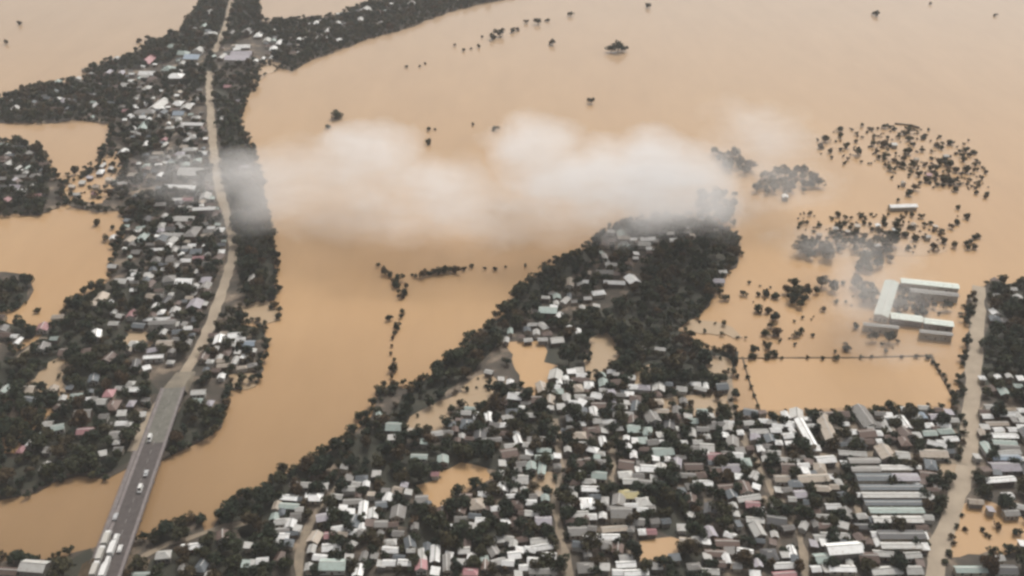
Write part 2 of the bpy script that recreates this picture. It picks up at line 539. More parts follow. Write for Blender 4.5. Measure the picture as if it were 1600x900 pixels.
# ================================================================== VILLAGE DATA (x, y, width, height in photo pixels, colour[, turn])
HOUSES = """112 290 10 4 T;128 284 10 4 L;140 276 10 4 V;150 290 12 4 T;172 262 9 4 L;120 302 12 4 L;146 302 10 4 P;170 280 10 4 T;12 240 9 4 L;40 268 10 4 L;22 280 10 5 V;50 290 9 4 W;7 608 16 12 M;45 608 22 12 T;82 608 16 10 T;132 623 20 6 W;192 605 26 6 L;75 662 16 9 L;90 667 20 10 M 20;48 692 14 11 W;33 700 9 12 P;62 680 14 8 M;73 702 10 10 G;190 645 16 8 L;168 662 10 5 G;190 660 22 7 W;182 690 12 8 L;160 707 14 6 L 20;185 700 18 7 G;
215 608 32 7 W;205 630 14 10 V;222 647 12 6 L;202 662 8 6 W;310 612 26 8 L;308 625 20 8 M;328 629 12 9 V;
300 852 36 5 W 8;222 898 42 9 M;325 897 14 7 L;285 885 14 8 G;388 852 10 8 L;396 878 14 8 W;384 881 8 12 M;55 890 44 18 L;12 892 34 12 R;
592 648 12 10 M;588 740 16 9 L;538 729 14 8 G;546 746 14 10 G;
615 665 26 14 M;612 682 14 7 L;641 671 10 6 T;725 643 24 5 W;745 650 8 13 W;763 652 14 15 W;793 651 20 7 W 20;786 663 16 6 W;763 671 20 7 G;768 686 36 7 G;722 680 10 8 L;662 690 12 9 M;655 712 28 8 M;692 718 20 12 M;782 738 10 8 L;785 723 10 10 L;680 739 14 6 P;
470 757 34 7 L;506 759 16 8 L;452 776 30 9 W;490 775 32 13 W;452 790 34 9 M;440 814 28 10 L;436 827 34 8 G;438 837 30 9 W;465 825 14 8 W;462 804 18 6 G;410 875 20 8 W 10;545 763 24 6 L;572 756 12 8 W;526 775 20 8 L;551 782 32 6 G;567 797 15 28 W;583 801 17 16 W;536 792 12 6 W;548 799 12 6 W;530 825 26 6 W 10;552 829 20 5 W;566 822 9 8 W;515 836 20 11 P;518 855 30 13 W;487 857 13 13 L;549 850 12 13 L -30;520 882 44 18 M;500 869 24 6 W;482 885 14 12 L;560 890 18 18 W;545 871 9 13 L;592 833 12 10 G -30;596 880 12 9 L;585 867 12 6 G;
610 858 28 6 W;610 846 22 7 L;608 878 22 7 W;632 879 22 9 W;622 832 20 8 G;648 822 9 10 G;660 866 14 20 L;680 864 17 26 W;680 892 16 13 W;698 880 9 26 G;725 860 20 11 L;735 893 24 12 P;758 882 14 16 R;771 860 20 18 G 25;779 877 26 6 L 20;756 771 20 9 W;785 760 20 13 W;777 793 22 6 W;752 811 22 8 W;738 821 10 6 L;790 815 14 8 W 30;780 841 18 7 L;638 768 14 8 L;632 757 8 8 V;728 776 20 12 R;
815 636 12 6 W;828 648 20 6 L;860 636 12 7 L;808 683 10 18 W 13;825 694 18 8 L;846 686 22 8 L;827 706 14 8 W;850 702 26 7 M;850 713 32 8 M;871 712 12 8 W;830 728 18 12 M;847 731 11 20 M;871 727 12 6 G;870 603 14 6 W;885 622 14 12 L;908 629 16 9 W -35;890 652 11 13 W;933 618 20 9 W -20;955 613 16 7 V 25;961 630 7 13 V;928 644 14 15 W;910 660 12 8 W;934 657 16 8 L;952 658 22 6 W;963 648 5 9 W;905 680 24 11 T;945 672 11 8 L;942 690 13 15 W;912 694 16 8 W;926 702 20 9 W -25;940 708 9 6 W;968 668 14 6 L;990 668 22 13 M;994 688 15 6 W;980 697 15 9 W -30;990 710 9 11 W;887 702 12 8 L;913 738 18 8 L;938 722 20 9 G;978 741 24 13 L;998 732 7 9 W;988 603 20 8 W;980 628 10 6 L;
1012 672 18 13 M;1005 688 17 9 M;1035 690 19 6 W;1063 690 24 6 W;1090 690 18 5 L;1036 704 36 13 M;1025 715 9 6 W;1043 715 9 6 W;1078 699 34 8 G;1013 732 27 11 W;1062 669 8 8 W;1082 675 8 13 L;1098 669 22 8 G;1122 662 22 8 G;1105 681 8 7 L;1120 712 34 13 P;1118 733 24 10 R;1072 742 34 8 G;1095 606 22 5 L -25;1068 625 14 8 G;1028 627 20 9 T;1032 641 30 7 T;1157 674 8 8 W;1186 673 30 7 L;1194 656 20 6 W;1170 660 18 6 L;1189 700 14 11 W;1155 744 14 6 W;1178 743 15 13 L -30;1196 716 12 9 L;1022 746 8 9 L;1047 746 9 9 L;
1206 657 18 6 L;1212 671 20 7 W;1258 680 17 42 W 5;1276 699 14 7 W;1217 691 9 8 W;1234 693 14 8 W;1210 707 22 6 L;1225 717 54 7 L;1290 672 22 40 T 0;1328 674 26 8 W;1335 688 42 15 D;1351 650 28 32 G 8;1290 717 32 11 W;1332 708 44 7 L;1382 712 28 20 T;1320 723 11 9 W;1388 648 16 6 W;1384 664 6 22 W 4;1270 747 52 12 T;1222 747 28 11 T;
1418 638 22 7 W;1443 636 20 7 L;1412 660 18 20 W 6;1442 650 14 10 B;1463 650 22 9 V;1483 643 14 9 V;1490 655 17 6 L;1450 664 22 8 W;1474 664 22 8 W;1452 676 24 9 M;1478 674 26 9 M;1485 685 26 8 W;1433 680 14 8 L;1464 694 30 7 W -25;1458 707 46 13 T;1410 711 22 12 L;
1546 634 16 8 L;1568 612 18 12 M;1542 650 18 6 W;1573 647 28 7 W;1597 640 14 7 W;1598 656 14 8 L;1558 660 36 7 T;1560 670 18 7 W;1583 670 20 7 W;1570 680 44 6 W;1570 690 42 7 M;1573 698 42 6 G;1575 706 44 6 L;1543 700 15 18 M;1572 715 46 7 B;1570 728 46 15 V;1535 674 12 11 T;1527 712 11 6 L;1562 749 56 8 W;
803 765 8 8 W;819 765 8 8 W;830 784 18 6 W;833 801 28 9 L;843 770 14 8 T;920 751 24 6 L;922 763 30 9 W;897 771 9 7 W;918 786 26 18 W;905 803 32 7 L;942 804 13 8 W;945 781 11 13 L;970 806 34 18 G;960 824 44 8 T;947 837 48 9 W;1004 829 14 10 W;842 843 28 7 L;847 853 40 6 W 12;812 859 14 6 W;858 866 26 8 W;832 875 18 7 W;848 891 46 8 G;810 897 14 6 L;918 864 13 11 G;980 869 28 6 L;978 882 32 7 W;945 886 18 8 L;994 894 40 7 W;965 894 18 8 W;985 771 40 14 Y;985 752 26 7 L;
1098 753 33 8 W;1136 760 32 10 R;1182 759 12 8 W -20;1170 777 44 5 L 12;1176 787 26 11 P;1146 790 14 6 L;1150 801 9 8 L;1180 812 32 6 L;1143 835 24 5 W -28;1136 848 40 12 R;1118 863 36 11 R;1164 861 28 12 W -15;1184 880 15 12 V;1180 896 20 8 W;1105 869 8 8 L;1152 882 16 6 L;1110 893 30 8 L;1065 823 15 8 L;1080 803 14 5 L;1018 829 18 9 P;1090 843 18 7 L;
1216 765 13 8 L;1250 771 22 12 V;1285 762 32 10 T;1302 790 26 8 W;1288 806 28 7 L;1318 820 17 7 W -25;1290 821 28 9 R;1305 836 50 6 L;1256 820 9 13 L -30;1272 848 13 11 V;1210 835 14 6 L;1238 861 12 18 W;1226 882 40 8 W;1226 896 40 8 P;1317 862 56 18 W;1275 887 18 8 W;1316 887 46 9 W;1347 806 18 6 L;1350 821 32 9 D;1369 834 18 8 W;1384 864 42 7 L;1385 890 52 13 L;
1434 757 10 7 W;1454 775 9 13 L;1450 807 18 6 L;1441 837 20 10 W;1445 853 15 7 W;1426 867 28 8 L;1428 890 30 14 L;1525 783 24 7 T;1575 774 19 11 W;1592 790 22 6 L -20;1548 795 8 8 V;1580 800 28 11 G;1598 849 12 6 W;1517 888 52 11 M;1572 890 34 15 D;1560 871 20 6 L;
211 452 16 5 W;267 459 10 6 L;305 476 23 13 V;243 478 11 7 W;252 487 12 8 W;273 484 16 9 L;245 497 44 5 W 5;255 508 44 7 G;274 506 13 6 L;294 512 16 6 W 8;255 518 6 8 W;258 536 28 9 T;240 557 34 6 W;266 564 14 6 L;229 573 14 6 W 30;204 597 14 6 L;367 523 25 9 W 10;386 536 28 9 B;364 538 9 8 L;396 547 9 6 W;371 550 10 6 L;367 562 9 12 L;328 564 14 6 W;337 543 8 8 L;351 570 26 6 T;276 529 16 6 G;
278 310 20 4 W;321 307 18 10 L;290 325 24 8 L;320 330 40 5 W;285 341 42 8 L;256 338 10 8 L;252 352 14 9 L;292 353 24 6 W;270 366 38 5 L;246 368 8 4 W;221 372 17 16 M;208 362 8 6 W;248 389 28 4 W 6;263 383 12 6 W;273 390 8 6 W;283 396 8 5 W;302 366 22 16 G;326 360 18 6 G;292 386 18 4 L;320 383 8 4 W;346 393 12 5 W;272 415 11 9 L;245 405 16 8 G;310 423 12 5 W;288 438 28 9 W;304 447 14 7 L;212 428 14 6 W;230 428 12 5 W;322 436 20 9 V;395 433 14 9 L;325 412 18 8 G;
158 464 22 12 T;172 473 8 8 W;145 474 14 8 T;178 487 10 6 L;187 493 13 6 L -20;178 505 18 6 L;85 528 14 6 M;23 525 13 6 W;28 531 5 10 W;
177 370 13 6 W;195 388 8 4 W;176 415 17 6 L;
152 164 16 5 W 25;23 154 12 5 L;22 170 14 8 L;100 157 14 6 V;28 262 8 6 W;14 255 16 7 L;192 236 13 7 W;157 268 11 7 W;160 258 5 7 L;25 292 20 7 V;190 285 20 4 L;
225 162 10 6 W;248 163 21 15 L;217 182 28 4 W;256 181 20 5 L;226 174 34 6 G;225 196 15 12 M;207 200 12 4 W;278 160 16 5 W;291 167 18 7 L;280 177 18 6 B;279 186 10 4 W;306 183 14 4 W;300 193 42 4 W;302 213 16 6 L;228 224 8 7 W;256 226 8 8 L;250 273 10 6 W;296 233 24 5 L;316 238 18 5 W;288 245 20 5 L;282 292 54 6 W;300 268 40 12 L;345 170 8 5 L;346 184 6 6 L;
182 90 12 5 W;170 112 10 6 V;189 114 10 6 V;231 114 28 5 W;232 93 18 12 P;285 98 8 5 W;275 122 26 7 W;200 133 22 6 L;230 137 12 6 L;263 107 20 6 M;275 72 26 4 M;284 83 24 5 M;302 92 26 7 B;
404 54 12 6 W;417 62 12 5 L;436 66 8 7 W;427 76 13 6 W;424 89 6 6 L;410 92 6 6 W;466 62 8 5 W;476 60 8 5 L;380 72 26 4 W;378 84 34 5 V;372 94 40 6 V;385 50 20 7 G;362 52 14 6 G;320 41 14 5 M;334 53 10 5 L;325 20 14 7 G;310 78 18 5 L;347 88 10 7 L;
494 36 8 5 W;500 58 15 5 L;513 46 8 6 W;528 36 10 4 W;529 62 10 4 W;572 14 18 5 L;610 8 16 5 W;563 30 10 5 L;643 5 14 4 L;595 36 12 3 G;
955 361 14 5 L;975 371 20 5 T;994 396 10 5 W;975 383 20 5 M;945 401 8 9 L;955 412 20 5 L;945 425 28 7 G;960 440 36 6 W;988 437 20 12 W 20;920 439 24 5 W;935 457 24 7 W 12;890 441 15 12 T;870 463 14 7 M;1012 373 26 6 W;1045 363 16 5 W;1052 373 13 5 W;1120 437 28 7 V;1130 424 14 5 L;
883 469 12 10 W -30;869 473 6 6 L;873 492 8 8 W -30;838 486 12 8 G;856 489 30 10 M;848 508 13 12 L 30;838 519 11 8 L;848 530 18 5 L;825 530 16 5 L;890 513 9 8 W;797 516 10 9 M;791 530 9 8 L;764 580 14 4 W -20;783 591 10 6 L;797 596 13 7 W;893 580 16 6 W;884 590 10 6 W;918 465 14 5 L;932 477 12 6 L;910 480 10 6 L;904 518 9 10 W;1004 542 11 6 L;1032 544 18 6 L -10;955 579 15 6 W;905 578 16 7 W;1085 598 22 5 W;
1411 321 46 5 W;1398 225 9 3 L;1432 247 9 3 T;1452 272 9 3 P;1412 284 8 3 T;1478 243 9 3 L;1340 352 9 3 T;1372 352 9 3 W;1398 358 9 3 L;1428 350 9 3 T;1450 368 10 3 L;1325 360 8 3 T;1306 356 8 3 L;1280 366 10 3 T;1355 392 10 4 L;1370 382 12 4 W;1462 352 8 3 T;1227 306 10 5 W;1558 445 18 5 L;1583 450 12 5 W;1592 465 16 8 L;1556 460 14 5 L;1554 487 15 8 W;1589 476 10 4 L;1570 500 12 5 G;1535 590 12 5 W;1560 588 12 5 W;1577 587 12 5 W;1595 590 12 6 W;1592 602 16 6 M"""
WAREHOUSES = """1350 722 50 9 G;1352 735 46 9 G;1400 733 50 7 L;1366 748 58 12 K;1415 748 40 12 V;1392 764 100 9 K;1396 776 100 8 L;1398 788 96 9 K;1400 800 86 9 M;1402 814 78 11 L;1408 838 74 14 D;1408 855 66 9 L"""

FILL_H = [  # outline, how many to try, colours
    ([(200, 310), (345, 290), (358, 380), (352, 430), (300, 560), (200, 560), (230, 480), (196, 430)], 260),
    ([(190, 130), (320, 110), (328, 260), (200, 300), (190, 200)], 160),
    ([(300, 30), (400, 40), (400, 100), (335, 100), (300, 80)], 60),
    ([(620, 660), (760, 640), (870, 600), (1150, 605), (1150, 900), (430, 900), (420, 800), (560, 750), (640, 765), (700, 810), (800, 740)], 620),
    ([(1150, 650), (1500, 645), (1500, 720), (1450, 900), (1150, 900)], 420),
    ([(1532, 605), (1600, 605), (1620, 800), (1530, 760)], 80),
    ([(960, 370), (1040, 370), (930, 470), (870, 540), (790, 590), (780, 560), (850, 470)], 110),
    ([(850, 590), (1000, 590), (1000, 640), (850, 650)], 60),
    ([(20, 600), (250, 600), (220, 690), (60, 700)], 40),
    ([(310, 520), (400, 520), (395, 590), (312, 600)], 30),
    ([(0, 230), (60, 235), (70, 290), (0, 300)], 25),
    ([(110, 280), (200, 250), (200, 300), (120, 300)], 22),
    ([(0, 140), (190, 118), (190, 180), (0, 184)], 60),
    ([(0, 225), (60, 232), (76, 262), (60, 320), (0, 322)], 90),
    ([(0, 490), (100, 490), (200, 440), (240, 600), (0, 610)], 120),
    ([(60, 640), (200, 630), (200, 720), (60, 740)], 40),
    ([(560, 690), (800, 690), (800, 860), (600, 860)], 28),
    ([(600, 8), (740, -5), (620, 38), (420, 90), (400, 60)], 120),
    ([(340, 120), (380, 150), (380, 460), (425, 460), (400, 260)], 60),
    ([(220, 850), (420, 840), (420, 900), (210, 900)], 40),
    ([(1550, 440), (1620, 440), (1620, 620), (1540, 600)], 22),
    ([(400, 50), (540, 40), (500, 80), (430, 95)], 22)]
CANOPY = [  # outline (photo pixels), crown size in metres
    [(385, 48), (430, 30), (520, 25), (560, 10), (610, -6), (800, -10), (760, 0), (700, 13), (640, 35), (560, 59), (480, 88), (455, 102), (420, 92), (440, 70), (410, 50)],
    [(300, 18), (330, -10), (400, -10), (410, 30), (395, 50), (345, 70), (310, 80), (285, 50)],
    [(0, 150), (60, 132), (190, 117), (215, 132), (205, 182), (150, 178), (90, 184), (0, 186), (-40, 186), (-40, 150)],
    [(140, 105), (200, 86), (240, 64), (290, 46), (320, 70), (250, 96), (180, 108), (150, 116)],
    [(290, 100), (325, 100), (322, 130), (290, 145), (250, 135), (255, 118)],
    [(-40, 225), (30, 220), (60, 230), (78, 260), (72, 300), (60, 326), (-40, 328)],
    [(200, 200), (240, 195), (250, 240), (220, 245)],
    [(200, 305), (285, 302), (250, 332), (200, 348)],
    [(335, 120), (385, 150), (370, 190), (390, 225), (400, 260), (415, 320), (430, 400), (426, 440), (425, 463), (382, 463), (372, 410), (372, 350), (352, 300), (343, 200), (335, 150)],
    [(97, 498), (112, 472), (145, 452), (200, 438), (290, 418), (300, 460), (240, 480), (205, 515), (182, 540), (205, 562), (235, 592), (250, 610), (200, 622), (120, 605), (90, 590), (60, 602), (-40, 612), (-40, 560), (20, 560), (60, 524)],
    [(0, 500), (60, 510), (50, 525), (0, 530)],
    [(20, 655), (50, 630), (110, 626), (60, 620), (30, 640)],
    [(55, 662), (110, 628), (200, 628), (228, 650), (200, 690), (205, 715), (165, 736), (120, 732), (82, 742), (55, 758), (-40, 775), (-40, 712), (40, 715), (48, 680)],
    [(262, 655), (300, 612), (345, 635), (343, 662), (320, 675), (295, 688), (262, 692), (255, 680)],
    [(386, 505), (412, 510), (412, 526), (392, 530)],
    [(345, 815), (350, 788), (400, 763), (440, 738), (500, 708), (540, 688), (600, 650), (620, 660), (600, 690), (640, 720), (690, 742), (640, 756), (600, 760), (560, 735), (520, 718), (470, 750), (430, 785), (420, 812), (380, 845), (400, 830)],
    [(600, 650), (640, 604), (700, 564), (730, 534), (780, 494), (830, 436), (860, 416), (900, 397), (935, 377), (930, 397), (880, 438), (830, 478), (792, 520), (752, 560), (720, 592), (680, 626), (642, 650)],
    [(955, 352), (1010, 338), (1080, 338), (1150, 362), (1140, 385), (1040, 392), (1030, 370), (960, 362)],
    [(1030, 378), (1090, 358), (1150, 365), (1153, 400), (1130, 430), (1110, 468), (1075, 498), (1060, 512), (1100, 542), (1155, 545), (1140, 588), (1080, 602), (1020, 592), (1000, 560), (962, 562), (962, 522), (920, 520), (905, 575), (850, 562), (862, 530), (900, 490), (960, 472), (1000, 442), (1010, 402)],
    [(690, 690), (790, 692), (805, 735), (770, 730), (720, 718), (650, 742), (600, 735), (600, 700)],
    [(600, 775), (650, 785), (700, 812), (780, 822), (800, 850), (760, 856), (650, 852), (640, 820), (600, 815)],
    [(205, 880), (262, 856), (300, 845), (400, 835), (430, 870), (425, 960), (180, 960)],
    [(100, 875), (140, 852), (148, 870), (125, 910), (90, 910)],
    [(1020, 762), (1100, 792), (1112, 830), (1060, 838), (1020, 822)],
    [(1066, 852), (1098, 850), (1100, 950), (1000, 950), (1055, 885)],
    [(1548, 440), (1640, 440), (1640, 625), (1540, 598), (1528, 545), (1545, 510)],
    [(820, 632), (880, 640), (868, 668), (820, 680)],
    [(1450, 772), (1490, 768), (1480, 802), (1452, 806)],
    [(1105, 672), (1138, 670), (1145, 700), (1108, 700)],
    [(225, 830), (285, 815), (300, 830), (240, 848)],
    [(322, 84), (338, 84), (336, 112), (318, 110)],
    [(1496, 642), (1510, 642), (1510, 716), (1490, 718)],
    [(-40, 430), (44, 436), (42, 452), (30, 478), (-40, 484)]]
N_WOODS = len(CANOPY)
CANOPY += [  # small clumps standing in open water
    [(1104, 233), (1150, 234), (1178, 262), (1150, 268), (1122, 248)],
    [(1190, 268), (1265, 262), (1280, 285), (1242, 300), (1180, 298)],
    [(1085, 302), (1150, 300), (1150, 345), (1092, 342)],
    [(1244, 362), (1292, 376), (1300, 398), (1250, 398)],
    [(1332, 374), (1400, 372), (1394, 402), (1342, 424)],
    [(1230, 440), (1316, 441), (1314, 449), (1266, 452), (1264, 474), (1232, 476)],
    [(1326, 440), (1368, 440), (1366, 470), (1344, 466)],
    [(1404, 446), (1420, 446), (1442, 466), (1446, 488), (1402, 486)],
    [(1454, 468), (1490, 470), (1488, 480), (1452, 478)],
    [(1350, 520), (1400, 524), (1398, 530), (1352, 526)],
]
SPRINKLE = [  # outline, tries: single trees among the houses
    ([(200, 310), (345, 290), (358, 380), (352, 430), (300, 560), (200, 560), (196, 430)], 200),
    ([(190, 130), (328, 110), (328, 290), (180, 300), (180, 200)], 130),
    ([(600, 640), (870, 590), (1150, 600), (1150, 900), (420, 900), (400, 800)], 620),
    ([(1150, 650), (1500, 645), (1500, 720), (1450, 900), (1150, 900)], 240),
    ([(1532, 605), (1620, 605), (1620, 900), (1530, 900)], 60),
    ([(960, 370), (1040, 370), (930, 470), (870, 540), (790, 590), (780, 560), (850, 470)], 90),
    ([(0, 590), (250, 600), (220, 700), (60, 700), (0, 640)], 60),
    ([(300, 490), (400, 500), (395, 590), (312, 610)], 50),
    ([(110, 275), (200, 240), (200, 310), (90, 312)], 45),
    ([(340, 112), (385, 95), (412, 92), (402, 150), (345, 150)], 40),
    ([(0, 600), (60, 600), (60, 720), (0, 700)], 40),
    ([(880, 500), (1000, 500), (1010, 610), (870, 610)], 60)]
TREES = """600 420 9;610 430 10;616 440 12;634 446 10;628 462 12;650 431 9;670 427 12;678 424 14;703 421 12;725 420 9;758 419 6;790 417 5;626 494 8;622 512 8;614 528 6;612 540 6;610 552 6;616 562 8;612 588 9;1180 559 7;1200 558 8;1222 559 6;1262 558 7;1285 559 8;1345 558 8;1362 557 6;1408 557 7;1432 556 9;1450 558 10;1458 566 9;1468 580 8;1478 594 8;1488 612 8;1494 628 8;1164 572 7;1168 588 8;1173 604 7;1178 618 6;1184 634 8;1152 588 8;1148 610 7;1142 625 8;30 36 8;10 65 9;217 63 10;231 58 8;310 27 14;283 47 10;295 47 12;524 180 20;512 198 9;635 104 6;656 103 5;664 99 5;711 70 6;725 78 6;736 76 5;748 72 6;770 57 12;780 51 16;753 57 5;800 48 8;808 45 10;822 34 8;840 33 12;856 31 8;891 22 10;862 66 12;955 76 16;966 73 20;975 76 12;1012 8 12;923 157 13;670 201 8;680 202 5;670 222 10;739 194 7;773 200 12;1370 20 12;1454 5 5;1555 23 7;591 414 8;602 425 14;622 433 16;618 446 14;631 456 16;660 428 16;684 423 16;694 422 14;712 420 15;737 416 8;773 420 8;644 430 5;821 415 7;850 412 8;858 408 8;868 402 10;880 400 10;628 486 10;608 496 12;619 507 12;616 520 9;616 575 16;598 608 22;612 606 18;562 650 18;572 658 14;580 640 12;275 702 9;355 615 13;280 815 22;298 810 20;313 808 16;290 828 16;3 868 18;20 866 16;34 865 12;83 868 10;92 866 9;150 348 12;166 371 14;176 383 12;175 355 10;40 473 6;58 485 12;8 484 18;22 478 16;12 440 16;40 435 14;174 198 15;176 226 14;174 240 12;155 232 8;105 272 8;85 282 6;125 308 8;148 305 10;170 300 14;393 130 8;402 107 6;398 140 6;
1290 216 14;1313 201 12;1313 212 9;1323 227 11;1281 228 10;1298 236 8;1341 236 15;1339 208 8;1338 220 8;1347 214 6;1347 195 8;1363 202 6;1372 200 6;1365 223 12;1382 225 12;1370 236 9;1373 246 8;1384 258 8;1404 213 8;1421 216 12;1428 225 8;1420 235 15;1413 258 9;1428 257 12;1445 257 10;1463 226 10;1471 230 10;1456 236 7;1441 234 8;1468 252 14;1485 255 16;1462 261 14;1495 265 12;1510 265 14;1505 248 10;1500 236 8;1513 219 5;1506 225 5;1475 280 16;1490 282 16;1447 281 10;1421 273 7;1430 292 13;1438 285 8;1530 255 6;1528 264 6;1540 268 7;1320 255 6;1325 248 6;1300 246 6;
1440 338 10;1455 348 10;1445 350 9;1487 353 11;1420 300 12;1493 295 12;1540 307 8;1522 370 11;1513 386 10;1522 385 10;1470 365 10;1460 385 16;1475 375 12;1403 345 10;1403 360 14;1380 345 8;1360 350 8;1330 340 6;1345 335 8;1350 348 8;1310 370 18;1300 364 14;1320 377 16;1330 366 10;1268 380 20;1284 388 18;1255 372 14;1262 392 12;1375 362 14;1350 368 14;1390 366 16;1338 362 10;1362 358 10;1416 366 14;1430 372 12;
1133 465 16;1125 455 12;1162 458 13;1198 458 14;1212 461 14;1183 482 16;1200 484 14;1212 493 15;1196 519 16;1214 520 18;1205 508 14;1178 546 14;1174 556 12;1200 540 14;1210 552 16;1198 556 12;1245 522 15;1270 524 7;1287 482 10;1305 549 7;1322 543 17;1306 559 12;1385 548 9;
1205 647 10;1225 645 13;1244 645 9;1262 642 11;1283 645 13;1301 641 9;1325 640 17;1331 655 14;1390 632 18;1418 632 8;1450 632 8;1470 634 12;1463 570 9;1475 585 8;1483 603 8;1501 618 8;1501 600 6;1502 650 12;1508 661 12;1505 676 13;1503 690 14;1500 704 15;1497 716 12;1455 735 14;1525 740 15;1533 734 10;1522 458 10;1523 468 10;1522 479 10;1521 489 9;
1560 822 14;1588 830 18;1540 835 8;1535 828 8;1546 838 8;1503 805 8;1495 822 10;1508 826 10;1487 838 11;1490 849 9;1481 864 13;1477 878 13;1580 858 20;1597 862 18;1545 876 14;
862 613 20;848 620 20;876 624 16;846 608 14;888 678 20;898 716 24;912 724 20;720 630 17;838 820 24;850 826 20;826 826 18;905 818 24;892 826 18;920 826 18;1212 788 26;1232 798 24;1208 804 22;1110 642 16;1124 632 8;1150 636 11;1160 645 13;1170 650 10;1052 632 13;1066 634 12;1078 630 12;740 772 14;768 757 12;750 780 18;735 790 16;1398 470 10;1415 482 10;1428 480 11;1405 490 10;1432 490 10;1452 464 8;1490 462 8;1505 478 7;1500 490 8;1467 490 6;1464 730 10;940 845 16;955 860 18;975 852 16;1356 800 12;1345 786 14;1344 770 12"""

def parse(s):
    out = []
    for t in s.replace('\n', '').split(';'):
        t = t.strip()
        if t:
            a = t.split()
            out.append([float(v) if i != 4 else v for i, v in enumerate(a)])
    return out

occ = []      # (x, y, r) of everything built on the ground
GRID = {}
def put(x, y, r):
    occ.append((x, y, r))
    GRID.setdefault((int(x // 30), int(y // 30)), []).append((x, y, r))
def clear_of(x, y, r, k=1.0, reach=1):
    gx, gy = int(x // 30), int(y // 30)
    for i in range(-reach, reach + 1):
        for j in range(-reach, reach + 1):
            for (a, b, q) in GRID.get((gx + i, gy + j), ()):
                if (a - x) ** 2 + (b - y) ** 2 < (k * (r + q)) ** 2:
                    return False
    return True
def on_road(x, y, r=0.0, big_only=False):
    for P, w in ROADS:
        if big_only and w < 8: continue
        lim = (w / 2 + r) ** 2
        for p in P:
            if (p.x - x) ** 2 + (p.y - y) ** 2 < lim: return True
    return False
def in_pool(x, y):
    return any(inside(p, x, y) for p in POOL_W) or inside(BIGPOND, x, y)

HL = []   # houses to build: dict
def plan_house(x, y, w, h, col, rot=None, kind='house'):
    p = at(x, y, 3.5)
    s = ppm(p)
    Wd = w / s
    Dp = h / (s * math.sin(dip(y)))
    Wd = max(4.0, Wd)
    Dp = min(max(Dp, 4.0), 48.0)
    if kind == 'house': Wd *= random.uniform(0.88, 1.0)
    if kind == 'house' and rot is None:
        rot = random.uniform(-7, 7)
    rz = R(rot or 0)
    if col == 'W' and w * h < 150 and random.random() < 0.22: col = 'L'
    HL.append(dict(x=p.x, y=p.y, w=Wd, d=Dp, c=col, rz=rz, px=x, py=y, area=w * h + 20, kind=kind))
    # several small circles follow a long footprint
    n = max(1, int(round(max(Wd, Dp) / max(5.0, min(Wd, Dp)))))
    ax = Vector((math.cos(rz), math.sin(rz), 0)) if Wd >= Dp else Vector((-math.sin(rz), math.cos(rz), 0))
    L = max(Wd, Dp) - min(Wd, Dp)
    for i in range(n):
        q = p + ax * (L * ((i + 0.5) / n - 0.5))
        put(q.x, q.y, min(Wd, Dp) * 0.52)

for t in parse(WAREHOUSES):
    plan_house(t[0], t[1], t[2], t[3], t[4], t[5] if len(t) > 5 else 0, 'warehouse')
for t in parse(HOUSES):
    plan_house(t[0], t[1], t[2], t[3], t[4], t[5] if len(t) > 5 else None)
SCHOOL = [  # drowned school: (x, y, w, h, colour, turn)
    (1385, 468, 22, 62, 'N', -26), (1452, 445, 86, 8, 'N', -13), (1458, 459, 74, 7, 'G', -13), (1416, 498, 48, 10, 'N', -14), (1466, 506, 44, 9, 'N', -14),
    (1376, 511, 54, 5, 'G', -12), (1462, 522, 50, 5, 'G', -12)]
for t in SCHOOL:
    plan_house(*t, kind='school')

canopy_w = [[at(x, y, 4.0) for x, y in c] for c in CANOPY]
under_w = [[at(x, y, 2.0) for x, y in c] for c in CANOPY[:N_WOODS]]
def in_canopy(x, y):
    return any(inside(c, x, y) for c in canopy_w)

fill_cols = 'GGGKKKDDRRRRRRRLLTTMWWVP'
for poly, n in FILL_H:
    P = W(poly)
    xs = [p.x for p in P]; ys = [p.y for p in P]
    for _ in range(n):
        x, y = random.uniform(min(xs), max(xs)), random.uniform(min(ys), max(ys))
        if not inside(P, x, y): continue
        w, d = random.uniform(5.0, 9.5), random.uniform(5.0, 8.5)
        r = max(w, d) * 0.5
        if in_pool(x, y) or on_road(x, y, r): continue
        if in_canopy(x, y) and random.random() < (0.45 if at(0, 560).y < y else 0.8): continue
        if not clear_of(x, y, r, 0.92): continue
        px, py = to_px(x, y, 3.5)
        s = ppm(Vector((x, y, 3.5)))
        HL.append(dict(x=x, y=y, w=w, d=d, c=random.choice(fill_cols), rz=R(random.choice((0, 0, 90, 0)) + random.uniform(-15, 15)), px=px, py=py,
                       area=w * d * s * s * 0.6, kind='house'))
        put(x, y, r)

